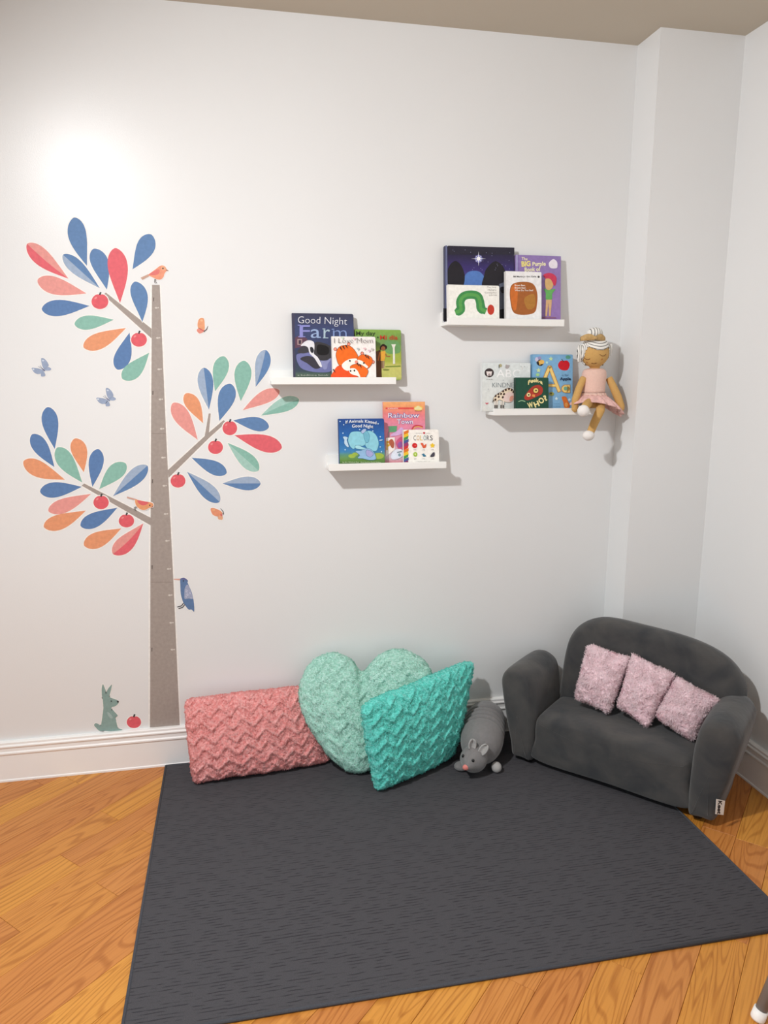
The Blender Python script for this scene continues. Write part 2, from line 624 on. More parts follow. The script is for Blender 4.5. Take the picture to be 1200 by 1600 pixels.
# trunk: three sheets meeting at visible seams
TR = [(445, 237.5, 249.5), (560, 236.5, 254.5), (678, 236, 259.5), (800, 235.3, 265), (910, 235, 271), (1020, 234.7, 276), (1137, 234.4, 281)]
def tr_at(y):
    for (y0, a0, b0), (y1, a1, b1) in zip(TR, TR[1:]):
        if y0 <= y <= y1:
            t = (y - y0) / (y1 - y0)
            return a0 + (a1 - a0) * t, b0 + (b1 - b0) * t
marks = [(481, 0), (528, 0), (577, 0), (624, 0), (670, 0), (715, 0), (759, 0), (803, 0), (845, 0), (889, 0), (930, 0), (973, 0), (1015, 0),
         (468, 1), (614, 1), (752, 1), (886, 1), (1015, 1)]
for y0, y1 in ((445, 678), (678, 910), (910, 1136.5)):
    f = wall_flat()
    a0, b0 = tr_at(y0); a1, b1 = tr_at(y1)
    f.poly([(a0 - 2.6, y0), (b0 + 2, y0), (b1 + 2, y1), (a1 - 2.6, y1)], WHITE, base=True)
    f.poly([(a0, y0), (b0, y0), (b1, y1), (a1, y1)], BARK)
    if y1 < 1100: f.poly([(a1 + .5, y1 - .9), (b1 - .5, y1 - .9), (b1 - .5, y1), (a1 + .5, y1)], rgb(140, 128, 120))
    for y, k in marks:
        if y0 < y < y1:
            a, b_ = tr_at(y)
            if k == 0:
                f.poly(ell(b_ - 7, y, 2.3, 1.5, n=8), rgb(214, 206, 198))
                f.poly(ell(b_ - 3.6, y - .3, 1.2, 1.2, n=6), rgb(214, 206, 198), False)
            else:
                f.poly([(a + 2, y - 3), (a + 3.6, y - 3), (a + 3.2, y + 3), (a + 2, y + 3)], rgb(96, 84, 80))
    f.build('trunk_sheet', M_STICKER, tree)
A_ = K(20, 320, 5); B_ = K(20, 600, 5); C_ = K(200, 480, 4.286)
for pts in (A_([(706, 702), (728, 686), (1084, 968), (1084, 1044)]),
            B_([(538, 794), (558, 777), (1080, 1046), (1080, 1106)]),
            C_([(640, 756), (657, 772), (540, 878), (272, 1143), (266, 1092), (515, 862)])):
    f = wall_flat()
    f.poly(grow(pts, 1.8), WHITE, base=True)
    f.poly(pts, BARK)
    f.build('branch', M_STICKER, tree)
f = wall_flat()
tw = C_([(540, 712), (554, 712), (541, 852), (512, 872)])
f.poly(grow(tw, 1.2), WHITE, base=True); f.poly(tw, BARK)
f.build('branch', M_STICKER, tree)
LV = [
 (A_, 5, [((478, 100), (580, 478), 72, BLUE, None, .03), ((112, 305), (436, 578), 66, RED, (-1, CORAL), .02), ((392, 390), (680, 652), 56, BLUE, (1, LBLUE), .0),
          ((632, 343), (735, 664), 68, BLUE, None, -.04), ((800, 338), (838, 768), 78, RED, None, -.02), ((1082, 232), (935, 505), 72, BLUE, None, -.03),
          ((193, 588), (576, 692), 68, CORAL, None, .02), ((226, 815), (600, 790), 64, BLUE2, None, .0), ((482, 932), (788, 898), 55, GREEN, None, 0),
          ((552, 1112), (885, 962), 64, ORANGE, None, .02), ((818, 1288), (912, 998), 64, BLUE2, None, .03), ((858, 1362), (1066, 1155), 64, GREEN, None, .04),
          ((955, 600), (1012, 916), 64, BLUE, None, -.05)]),
 (B_, 5, [((272, 180), (328, 508), 64, BLUE2, None, 0), ((150, 394), (326, 650), 60, BLUE2, None, 0), ((83, 605), (408, 748), 64, ORANGE, None, .02),
          ((345, 498), (543, 770), 66, GREEN, None, .02), ((487, 425), (555, 690), 62, ORANGE, None, -.03), ((667, 508), (622, 804), 58, BLUE2, None, 0),
          ((882, 620), (675, 822), 62, GREEN, None, .03), ((1052, 638), (783, 876), 60, LBLUE, (-1, BLUE), 0), ((213, 840), (540, 803), 60, BLUE2, None, 0),
          ((278, 992), (612, 858), 56, CORAL, None, .02), ((242, 1116), (572, 988), 60, ORANGE, None, .03), ((530, 1110), (818, 966), 58, BLUE2, None, .02),
          ((556, 1260), (848, 1128), 62, ORANGE, None, .02), ((783, 1328), (1020, 1088), 66, CORAL, (1, RED), .04)]),
 (C_, 4.286, [((300, 642), (467, 888), 54, CORAL, None, 0), ((385, 578), (503, 777), 48, ORANGE, None, -.03), ((507, 405), (542, 687), 52, LBLUE, (-1, BLUE), 0),
          ((642, 328), (583, 564), 52, GREEN, None, 0), ((777, 358), (755, 630), 57, GREEN, None, 0), ((922, 286), (855, 534), 50, LBLUE, (-1, BLUE), -.02),
          ((688, 513), (612, 762), 57, BLUE, None, 0), ((1014, 558), (768, 690), 44, CORAL, None, .03), ((1144, 616), (890, 726), 48, LGREEN, (-1, GREEN), .02),
          ((944, 802), (703, 758), 46, BLUE, None, .02), ((1030, 942), (712, 857), 56, RED, None, .0), ((874, 1094), (666, 908), 50, LGREEN, (1, GREEN), 0),
          ((660, 1112), (425, 1008), 46, BLUE, None, 0), ((614, 1304), (395, 1102), 50, LBLUE, (-1, BLUE), 0), ((888, 1180), (632, 1180), 46, LBLUE, (-1, BLUE), 0)])]
for kf, sc, leaves in LV:
    for R_, T_, w, c, two, bend in leaves:
        (r0,), (t0,) = kf([R_]), kf([T_])
        f = wall_flat()
        f.poly(grow(leaf_shape(r0, t0, w / sc, bend), 1.4), WHITE, base=True)
        f.poly(leaf_shape(r0, t0, w / sc, bend), c)
        if two: f.poly(leaf_shape(r0, t0, w / sc, bend, side=two[0]), two[1])
        f.build('leaf', M_STICKER, tree)
def apple_print(cx, cy, rx, ry, sx=None, sy=None):
    f = wall_flat()
    sh = []
    for i in range(30):
        a = 2 * pi * i / 30
        k = 1 - .10 * math.exp(-((a - 1.5 * pi) / .28) ** 2)
        sh.append((cx + rx * cos(a) * (1 + .03 * sin(a)), cy + ry * sin(a) * k))
    f.poly(grow(sh, 1.5), WHITE, base=True)
    f.poly(sh, rgb(226, 84, 96))
    f.poly(ell(cx - rx * .5, cy - ry * .45, rx * .2, ry * .13, -.6, 8), rgb(238, 140, 140))
    sx = cx + .5 if sx is None else sx; sy = cy - ry if sy is None else sy
    f.poly(stroke([(sx - 1, sy + 2), (sx + .8, sy - 2.5)], 2.6), rgb(40, 34, 36))
    return f
for kf, sc, cx, cy, rx, ry in ((A_, 5, 681, 755, 66, 60), (A_, 5, 986, 1053, 62, 56), (B_, 5, 690, 924, 60, 54), (B_, 5, 888, 1068, 60, 52),
                               (C_, 4.286, 682, 809, 49, 48), (C_, 4.286, 586, 937, 50, 46), (C_, 4.286, 335, 1162, 50, 46)):
    (c0,) = kf([(cx, cy)])
    apple_print(c0[0], c0[1], rx / sc, ry / sc).build('apple', M_STICKER, tree)
def decal(name, f, org, label, cat, group=None):
    return tag(f.build(name, M_STICKER, None, P(org[0], org[1], 0)), label, cat, group)
decal('apple_decal', apple_print(209.3, 1128, 11.2, 9.6), (209, 1138), 'red apple wall sticker lying on the baseboard beside the rabbit', 'wall sticker')

# birds
q = K(200, 400, 13.333)
f = wall_flat()
body = [(425, 395), (500, 330), (590, 265), (660, 210), (720, 195), (775, 222), (800, 272), (852, 312), (800, 318), (758, 378), (738, 440), (680, 490), (600, 485), (500, 440)]
f.poly(grow(q(spline(body, 3)), .9), WHITE, base=True)
f.poly(q([(262, 452), (300, 500), (440, 425), (430, 375)]), rgb(200, 160, 140))
f.poly(q(spline(body, 3)), rgb(236, 152, 118))
f.poly(q(spline([(440, 382), (560, 305), (650, 280), (655, 350), (610, 392), (520, 400)], 3)), rgb(226, 112, 106))
f.poly(q(spline([(720, 200), (775, 225), (800, 280), (720, 300), (690, 250)], 3)), rgb(238, 170, 130))
f.poly(q(ell(728, 260, 18, n=10)), rgb(40, 30, 28))
f.poly(q(stroke([(560, 480), (552, 540), (572, 575)], 12)), rgb(90, 78, 74))
f.poly(q(stroke([(580, 480), (578, 540), (606, 572)], 12)), rgb(90, 78, 74))
f.poly(q([(795, 278), (855, 312), (798, 306)]), rgb(120, 90, 80))
decal('bird_decal', f, (242, 444), 'coral bird wall sticker standing on top of the tree trunk', 'wall sticker')
q = K(180, 760, 15)
f = wall_flat()
body = [(470, 310), (560, 320), (680, 345), (790, 365), (870, 385), (900, 430), (880, 490), (800, 500), (720, 545), (630, 550), (540, 500), (480, 420)]
f.poly(grow(q(spline(body, 3)), .9), WHITE, base=True)
f.poly(q([(280, 235), (276, 270), (480, 325), (520, 300)]), rgb(212, 164, 148))
f.poly(q(spline(body, 3)), rgb(232, 156, 106))
f.poly(q(spline([(520, 325), (660, 345), (790, 375), (720, 430), (640, 440), (560, 400)], 3)), rgb(222, 92, 98))
f.poly(q(ell(812, 440, 18, n=10)), rgb(40, 30, 28))
f.poly(q([(860, 470), (905, 440), (850, 530)]), rgb(150, 98, 90))
f.poly(q(stroke([(500, 470), (450, 490), (440, 530), (480, 560)], 12)), rgb(88, 78, 74))
f.poly(q(stroke([(520, 490), (475, 505), (470, 540), (510, 575)], 12)), rgb(88, 78, 74))
f.step *= 1.6
for i in range(len(f.V)): f.V[i] = f.V[i] + Vector((0, -.0012, 0))
decal('bird_decal', f, (222, 800), 'orange bird wall sticker perched on the lowest left branch', 'wall sticker')
q = K(265, 890, 20)
f = wall_flat()
body = [(330, 300), (400, 255), (480, 260), (580, 345), (560, 390), (600, 490), (690, 700), (745, 920), (770, 1150), (765, 1320), (690, 1250), (590, 1245), (490, 1120), (420, 1010), (350, 760), (335, 500)]
f.poly(grow(q(spline(body, 3)), .9), WHITE, base=True)
f.poly(q([(130, 285), (130, 312), (335, 335), (335, 280)]), rgb(226, 170, 152))
f.poly(q(spline(body, 3)), rgb(84, 118, 164))
f.poly(q(spline([(345, 300), (400, 258), (480, 262), (570, 340), (500, 330), (420, 310)], 3)), rgb(92, 96, 150))
f.poly(q(spline([(530, 480), (600, 500), (680, 700), (735, 905), (600, 900), (470, 910), (460, 760), (470, 600)], 3)), rgb(160, 168, 196))
rd = random.Random(4)
for i in range(16):
    f.poly(q(ell(500 + rd.random() * 180 * (.4 + .6 * (i % 4) / 3), 620 + i * 17, 16, 16, n=6)), rgb(206, 208, 226), i == 0)
f.poly(q(ell(432, 350, 22, n=10)), rgb(20, 20, 46))
f.poly(q(stroke([(440, 1040), (370, 1130), (240, 1165)], 26)), rgb(36, 36, 44))
f.poly(q(stroke([(480, 1085), (400, 1180), (280, 1215)], 26)), rgb(36, 36, 44))
decal('bird_decal', f, (290, 955), 'blue bird wall sticker with pink beak clinging to the trunk', 'wall sticker')
# rabbit
q = K(140, 1050, 12)
f = wall_flat()
RBT = rgb(136, 166, 160)
rab = [spline([(240, 480), (226, 350), (232, 270), (252, 226), (284, 300), (306, 400), (312, 500)], 4),
       spline([(300, 480), (330, 345), (380, 270), (420, 235), (402, 330), (365, 460)], 4),
       spline([(250, 455), (310, 430), (362, 452), (400, 482), (470, 505), (525, 530), (550, 557), (530, 600), (480, 640), (415, 662), (420, 730), (480, 840), (502, 930), (510, 1096), (240, 1098), (200, 1080), (215, 990), (235, 860), (258, 680), (250, 560)], 4),
       spline([(425, 700), (465, 740), (520, 800), (520, 830), (480, 836), (430, 780)], 4),
       spline([(490, 1050), (560, 1060), (620, 1080), (560, 1098), (480, 1098)], 4),
       spline([(260, 1098), (180, 1098), (120, 1040), (85, 995), (110, 958), (160, 970), (215, 1010), (270, 1040)], 4)]
for i, pl in enumerate(rab): f.poly(grow(q(pl), 1.2), WHITE, i == 0, base=True)
for i, pl in enumerate(rab): f.poly(q(pl), RBT)
f.poly(q(spline([(330, 745), (380, 770), (440, 850), (400, 868), (350, 820)], 3)), rgb(164, 188, 184))
f.poly(q(ell(532, 552, 20, n=10)), rgb(20, 20, 22))
f.poly(q(ell(408, 543, 15, n=10)), rgb(44, 56, 60))
f.poly(q(stroke([(300, 260 + 60), (300, 420)], 5)), rgb(118, 148, 140))
decal('rabbit_decal', f, (168, 1141), 'grey green rabbit wall sticker sitting on the baseboard', 'wall sticker')
# butterflies
q = K(40, 540, 7.5)
for ox, oy, lab in ((0, 0, 'blue butterfly wall sticker at the far left of the wall'), (758, 350, 'blue butterfly wall sticker nearer to the tree trunk')):
    t = lambda pts: q([(a + ox, b_ + oy) for a, b_ in pts])
    wings = [[(182, 150), (215, 150), (255, 190), (272, 235), (245, 258), (215, 275), (190, 220)], [(70, 262), (120, 262), (180, 275), (205, 290), (185, 325), (140, 335), (95, 310)],
             [(215, 285), (260, 250), (300, 268), (290, 290), (250, 295)], [(205, 295), (225, 320), (232, 355), (200, 364), (180, 358), (182, 325)]]
    f = wall_flat()
    for i, wg in enumerate(wings): f.poly(grow(t(spline(wg, 3)), .8), WHITE, i == 0, base=True)
    for i, wg in enumerate(wings): f.poly(t(spline(wg, 3)), rgb(150, 166, 194), i == 0)
    f.poly(t(ell(205, 175, 14, 10, n=8)), rgb(204, 214, 228)); f.poly(t(ell(92, 278, 12, 10, n=8)), rgb(214, 222, 230), False)
    f.poly(t(stroke([(192, 265), (226, 300)], 10)), rgb(52, 70, 124))
    f.poly(t(stroke([(192, 265), (170, 232)], 4)), rgb(96, 104, 134)); f.poly(t(stroke([(188, 268), (150, 244)], 4)), rgb(96, 104, 134), False)
    decal('butterfly_decal', f, (40 + (190 + ox) / 7.5, 540 + (290 + oy) / 7.5), lab, 'wall sticker')
q = K(290, 480, 24)
f = wall_flat()
w1 = spline([(450, 600), (500, 450), (600, 400), (690, 440), (715, 620), (720, 800), (680, 880), (560, 800), (460, 760)], 3)
w2_ = spline([(415, 870), (480, 800), (600, 830), (690, 900), (620, 960), (510, 985)], 3)
f.poly(grow(q(w1), 1), WHITE, base=True); f.poly(grow(q(w2_), 1), WHITE, False, base=True)
f.poly(q(w1), rgb(232, 158, 112)); f.poly(q(w2_), rgb(228, 140, 122)); f.poly(q(ell(600, 500, 50, 40, n=8)), rgb(242, 186, 140))
f.poly(q(stroke([(540, 815), (680, 890)], 40)), rgb(208, 88, 86))
f.poly(q(stroke([(680, 915), (790, 830), (840, 700)], [50, 34, 12])), rgb(92, 80, 82))
decal('butterfly_decal', f, (316, 521), 'orange butterfly wall sticker right of the upper trunk', 'wall sticker')
q = K(320, 780, 24)
f = wall_flat()
w1 = spline([(225, 340), (330, 330), (480, 380), (610, 450), (660, 540), (560, 620), (430, 640), (300, 580), (230, 450)], 3)
w2_ = spline([(500, 640), (600, 600), (670, 640), (665, 760), (580, 765), (500, 740)], 3)
f.poly(grow(q(w1), 1), WHITE, base=True); f.poly(grow(q(w2_), 1), WHITE, False, base=True)
f.poly(q(w1), rgb(230, 146, 106)); f.poly(q(w2_), rgb(226, 166, 128)); f.poly(q(ell(330, 400, 60, 40, n=8)), rgb(236, 170, 116))
f.poly(q(stroke([(590, 560), (650, 620)], 70)), rgb(214, 92, 92))
f.poly(q(stroke([(690, 570), (690, 470), (590, 340)], [50, 34, 14])), rgb(82, 70, 68))
decal('butterfly_decal', f, (340, 812), 'small orange butterfly wall sticker below the right hand leaves', 'wall sticker')

rgb = _rgb0
# ================================================================== SHELVES
SH = {}
def shelf(key, x0, x1, z0, label):
    d, h = .088, .0235
    root = empty('picture_ledge', ((x0 + x1) / 2, 0, z0))
    tag(root, label, 'shelf', 'white picture ledges on the wall')
    box('back_board', (x0, -.012, z0), (x1, 0, z0 + .047), M_SHELF, root, .0012)
    box('base_board', (x0, -d + .01, z0), (x1, -.0121, z0 + .012), M_SHELF, root, .0010)
    box('front_lip', (x0, -d, z0), (x1, -d + .0099, z0 + h), M_SHELF, root, .0012)
    SH[key] = (x0, x1, z0 + .0122)
shelf('farm', .126, .545, 1.358, 'white picture ledge nearest the tree, holding the cow book')
shelf('eleph', .313, .727, 1.067, 'lowest white picture ledge, holding the blue elephant book')
shelf('night', .722, 1.146, 1.556, 'highest white picture ledge, holding the dark night sky book')
shelf('abc', .896, 1.306, 1.249, 'white picture ledge that the rag doll sits on')

# ================================================================== BOOKS
def book(key, l, t, r, yb, th, lean, label, rounded=.004, page_c=None, spine_c=None, skew=0., zoff=0.):
    """l, t, r: left, top and right of the front cover in the photo; stands on ledge `key` with its foot at depth yb"""
    th_ = radians(lean)
    z0 = SH[key][2] + zoff + th * sin(th_) + .0002
    n = Vector((0, -cos(th_), sin(th_)))
    up = Vector((0, sin(th_), cos(th_)))
    p0 = Vector((0, yb, z0))
    a = on_plane(l, t, p0, n); b_ = on_plane(r, t, p0, n)
    x0, x1 = a.x, b_.x
    H = (a - Vector((a.x, yb, z0))).dot(up)
    root = empty('picture_book', ((x0 + x1) / 2, yb, z0))
    tag(root, label, 'book', 'picture books on the ledges')
    def slab(name, x0, x1, h0, h1, d0, d1, m, rad=0.):
        # rounded on the opening (right) side
        o = []
        if rad:
            for cx, cy, s in ((x1 - rad, h0 + rad, -pi / 2), (x1 - rad, h1 - rad, 0)):
                o += [(cx + rad * cos(s + k * pi / 10), cy + rad * sin(s + k * pi / 10)) for k in range(6)]
        else:
            o = [(x1, h0), (x1, h1)]
        o = [(x0, h0)] + o + [(x0, h1)]
        nn = len(o)
        V = []
        for d in (d0, d1):
            V += [Vector((x, yb, z0)) + up * h - n * d for x, h in o]
        Fc = [tuple(range(nn)), tuple(range(2 * nn - 1, nn - 1, -1))] + [(i, nn + i, nn + (i + 1) % nn, (i + 1) % nn) for i in range(nn)]
        bm = bmesh.new()
        vs = [bm.verts.new(v) for v in V]
        for q_ in Fc: bm.faces.new([vs[i] for i in q_])
        return from_bm(name, bm, m, root)
    cm = spine_c
    ct = min(.0022, th * .2)
    slab('front_cover', x0, x1, 0, H, 0, ct, cm, rounded)
    slab('pages', x0 + .001, x1 - .002, .001, H - .002, ct, th - ct, page_c or M_PAPER, rounded)
    slab('back_cover', x0, x1, 0, H, th - ct, th, cm, rounded)
    slab('spine', x0 - .0012, x0 + .0009, 0, H, 0, th, cm)
    f = Flat(lambda u, v: on_plane(u, v, p0, n), n, .00012)
    f.rect = (l, t, r)
    f.root = root
    f.hgt = H
    f.base = lambda h: Vector((0, yb, z0)) + up * h
    def cover(u, h):            # cover coordinates in metres from the lower left
        return Vector((x0 + u, yb, z0)) + up * h
    f.wid = x1 - x0
    def field(c_bottom, c_top=None, bands=1, stops=None):
        """full printed cover, rounded corners, optional vertical blend"""
        rad = rounded * .98
        f.layer += 1
        off = n * (f.layer * f.step)
        stops = stops or [(0, c_bottom), (1, c_top or c_bottom)]
        def col(v):
            for (v0, c0), (v1, c1) in zip(stops, stops[1:]):
                if v0 <= v <= v1:
                    k = (v - v0) / (v1 - v0)
                    return tuple(c0[i] + (c1[i] - c0[i]) * k for i in range(3)) + (1,)
            return stops[-1][1]
        hs = sorted(set([.0003, H - .0003] + [H * k / 24 for k in range(1, 24)] + ([rad * k / 4 for k in range(1, 5)] + [H - rad * k / 4 for k in range(1, 5)])))
        def xr(h):
            e_ = min(h, H - h)
            if e_ >= rad: return f.wid - .0003
            return f.wid - rad + sqrt(max(0, rad * rad - (rad - e_) ** 2)) - .0003
        o = len(f.V)
        for h in hs:
            f.V += [cover(.0003, h) + off, cover(xr(h), h) + off]
        for i in range(len(hs) - 1):
            f.F.append((o + 2 * i, o + 2 * i + 1, o + 2 * i + 3, o + 2 * i + 2))
            c0, c1 = col(hs[i] / H), col(hs[i + 1] / H)
            f.C.append([c0, c0, c1, c1])
    f.field = field
    f.cover = cover
    return f
def fin(f, name='cover_print'):
    return f.build(name, M_COVER, f.root)
def board(name, c):
    return mat(name, c, .5, .03, 60.)

# --- Good Night Farm
f = book('farm', 456.5, 489, 552, -.050, .017, 7, 'dark blue bedtime picture book with a sleeping cow, Good Night Farm', .006, spine_c=board('navy_board', rgb(58, 62, 84)))
f.field(None, stops=[(0, rgb(70, 84, 72)), (.08, rgb(84, 104, 88)), (.13, rgb(58, 70, 84)), (.4, rgb(54, 62, 92)), (.75, rgb(62, 72, 112)), (1, rgb(60, 62, 84))])
q = K(450, 480, 10.909)
f.poly(q([(66, 110), (112, 110), (128, 1200), (88, 1200)]), rgb(66, 64, 86))
f.poly(q([(120, 520), (210, 470), (330, 540), (330, 660), (120, 700)]), rgb(96, 66, 84))
f.poly(q([(160, 545), (240, 545), (240, 640), (160, 640)]), rgb(178, 150, 150)); f.poly(q([(178, 560), (225, 560), (225, 630), (178, 630)]), rgb(66, 50, 66))
f.poly(q(spline([(140, 830), (200, 790), (400, 780), (560, 900), (740, 860), (745, 1080), (500, 1110), (260, 1060), (170, 960)], 4)), rgb(112, 116, 166))
f.poly(q(spline([(160, 760), (240, 670), (340, 680), (360, 760), (250, 790)], 4)), rgb(62, 60, 68))
f.poly(q(spline([(205, 880), (330, 830), (450, 870), (560, 1010), (460, 1050), (330, 960)], 4)), rgb(58, 56, 66))
f.poly(q(spline([(455, 610), (560, 600), (700, 650), (740, 700), (740, 860), (620, 910), (520, 890), (440, 780)], 4)), rgb(58, 56, 60))
f.poly(q(spline([(500, 650), (600, 645), (690, 690), (690, 790), (600, 820), (500, 790)], 4)), rgb(22, 20, 22))
f.poly(q(spline([(215, 660), (290, 585), (370, 565), (440, 600), (450, 700), (440, 790), (510, 860), (580, 1000), (540, 1010), (450, 870), (370, 790), (340, 690), (280, 660)], 4)), rgb(226, 226, 232))
f.poly(q(spline([(375, 690), (410, 680), (440, 730), (420, 780), (385, 760)], 4)), rgb(40, 40, 48))
f.poly(q(spline([(560, 920), (650, 920), (720, 870), (735, 900), (680, 960), (660, 1050), (600, 1050)], 4)), rgb(140, 144, 186))
cG = rgb(226, 228, 236)
f.text('Good', 450 + 168 / 10.909, 480 + 275 / 10.909, 450 + 548 / 10.909, 11, cG, -.012, y2=480 + 282 / 10.909)
f.text('Night', 450 + 622 / 10.909, 480 + 288 / 10.909, 450 + 1005 / 10.909, 11, cG, -.012, y2=480 + 300 / 10.909)
def serif(x, y, w, c): f.poly(q([(x - w, y - 7), (x + w, y - 7), (x + w, y + 7), (x - w, y + 7)]), c, False)
cF = rgb(140, 142, 206); cA = rgb(150, 172, 210); cR = rgb(172, 194, 208); cM = rgb(128, 148, 196)
f.text('F', 450 + 200 / 10.909, 480 + 515 / 10.909, 450 + 375 / 10.909, 19, cF, .004)
f.layer += 1; serif(235, 505, 60, cF); serif(190, 308, 26, cF)
f.poly(q([(196, 315), (255, 315), (255, 505), (196, 505)]), cF, False)
f.text('a', 450 + 385 / 10.909, 480 + 525 / 10.909, 450 + 550 / 10.909, 20.5, cA, .0)
f.text('r', 450 + 605 / 10.909, 480 + 530 / 10.909, 450 + 715 / 10.909, 20.5, cR, .0)
f.layer += 1; serif(640, 525, 46, cR); serif(610, 372, 24, cR); serif(540, 520, 24, cA)
f.text('m', 450 + 765 / 10.909, 480 + 540 / 10.909, 450 + 1000 / 10.909, 20.5, cM, -.01)
f.layer += 1; serif(765, 378, 22, cM)
f.text('a bedtime book', 450 + 160 / 10.909, 480 + 1172 / 10.909, 450 + 690 / 10.909, 2.2, rgb(196, 200, 190))
fin(f)
# --- I Love Mom
f = book('farm', 518.5, 525.5, 586.5, -.0735, .016, 7, 'small white picture book with three orange tigers, I Love Mom', .006, spine_c=board('white_board', rgb(236, 234, 230)))
f.field(rgb(242, 238, 234))
q = K(510, 505, 9.231)
OR, DO, CRM = rgb(240, 110, 32), rgb(236, 84, 34), rgb(250, 246, 236)
INK = rgb(66, 40, 34)
for x, y in ((128, 375), (322, 300)): f.poly(q(ell(x, y, 26, 26, n=12)), rgb(150, 70, 40)); f.poly(q(ell(x, y, 19, 19, n=12)), rgb(244, 150, 130))
f.poly(q(spline([(90, 790), (100, 700), (180, 610), (300, 660), (420, 740), (500, 790), (480, 800)], 4)), DO)
hd = [(140, 440), (180, 350), (270, 320), (360, 345), (430, 430), (450, 500), (360, 520), (220, 610), (175, 590), (150, 520)]
f.poly(q(grow(spline(hd, 4), 5)), INK); f.poly(q(spline(hd, 4)), OR)
f.poly(q(spline([(220, 610), (270, 550), (350, 515), (450, 515), (440, 580), (330, 680), (260, 670)], 4)), CRM)
for x, y in ((515, 435), (672, 560)): f.poly(q(ell(x, y, 24, 26, n=12)), rgb(150, 70, 40)); f.poly(q(ell(x, y, 16, 18, n=12)), rgb(244, 150, 130))
h2 = [(450, 500), (500, 460), (580, 460), (650, 500), (660, 570), (600, 650), (540, 640), (450, 530)]
f.poly(q(grow(spline(h2, 4), 4)), INK); f.poly(q(spline(h2, 4)), OR)
f.poly(q(spline([(450, 530), (510, 545), (560, 590), (600, 630), (560, 650), (480, 590)], 4)), CRM)
f.poly(q(ell(430, 560, 22, 24, n=12)), rgb(244, 150, 130))
h3 = [(340, 640), (400, 595), (480, 595), (570, 650), (600, 700), (560, 780), (500, 795), (420, 740)]
f.poly(q(grow(spline(h3, 4), 4)), INK); f.poly(q(spline(h3, 4)), OR)
f.poly(q(spline([(325, 670), (370, 650), (420, 660), (460, 710), (490, 790), (440, 760), (350, 730)], 4)), CRM)
for x, y in ((337, 543), (538, 575), (347, 690), (402, 685)): f.poly(q(ell(x, y, 12, 14, n=8)), rgb(30, 22, 20))
for x, y in ((210, 370), (250, 355), (290, 340), (570, 480), (605, 500), (455, 600), (490, 620), (110, 690)): f.poly(q(stroke([(x - 14, y - 24), (x + 12, y + 22)], [22, 6])), INK)
for x, y, c in ((455, 375, rgb(190, 196, 196)), (550, 370, rgb(226, 190, 196)), (615, 400, rgb(222, 190, 204)), (660, 380, rgb(200, 196, 190)), (230, 215, rgb(204, 220, 200)), (400, 225, rgb(238, 190, 206))):
    f.poly(q([(x, y + 22), (x - 22, y - 4), (x - 12, y - 18), (x, y - 8), (x + 12, y - 18), (x + 22, y - 4)]), c)
f.text('I Love Mom', 510 + 108 / 9.231, 505 + 290 / 9.231, 510 + 664 / 9.231, 8.0, rgb(92, 86, 88), -.018)
fin(f)
# --- My day / Mi dia
f = book('farm', 555, 514.5, 626.5, -.036, .014, 5, 'green picture book in two languages partly hidden behind the tiger book', .006, spine_c=board('green_board', rgb(120, 152, 66)))
f.field(None, stops=[(0, rgb(150, 176, 84)), (.05, rgb(196, 196, 112)), (.28, rgb(200, 196, 108)), (.36, rgb(168, 178, 70)), (.6, rgb(150, 174, 76)), (.72, rgb(110, 148, 84)), (1, rgb(134, 172, 76))])
f.poly(q([(690, 420), (780, 380), (790, 540), (800, 800), (690, 800)]), rgb(110, 72, 46))
f.poly(q(spline([(850, 260), (940, 255), (1040, 280), (1060, 420), (900, 440), (840, 380)], 4)), rgb(108, 156, 96))
f.poly(q([(850, 620), (1070, 610), (1070, 630), (850, 636)]), rgb(120, 140, 56))
f.poly(q([(935, 305), (1000, 305), (985, 350), (990, 585), (960, 590), (958, 360)]), rgb(228, 226, 214))
f.poly(q(spline([(775, 380), (780, 330), (820, 300), (870, 330), (870, 365), (840, 385)], 4)), rgb(40, 22, 16))
f.poly(q(ell(818, 365, 32, 32, n=12)), rgb(150, 96, 60))
f.poly(q([(780, 410), (850, 400), (850, 480), (835, 545), (780, 545)]), rgb(228, 168, 62))
f.poly(q(stroke([(770, 420), (745, 540)], 20)), rgb(200, 110, 50)); f.poly(q(stroke([(850, 440), (870, 480), (920, 480)], 18)), rgb(160, 104, 60))
f.poly(q(stroke([(800, 545), (805, 650)], 20)), rgb(140, 110, 80)); f.poly(q(stroke([(828, 545), (822, 650)], 18)), rgb(170, 140, 110))
f.poly(q(ell(860, 672, 50, 12, n=10)), rgb(130, 138, 66))
f.text('My day', 510 + 425 / 9.231, 505 + 175 / 9.231, 510 + 705 / 9.231, 6.5, rgb(58, 70, 40), .01)
f.text('Mi día', 510 + 772 / 9.231, 505 + 236 / 9.231, 510 + 1026 / 9.231, 6.6, rgb(196, 66, 44), .012)
f.poly(q(ell(740, 205, 12, 12, n=8)), rgb(58, 70, 40))
fin(f)
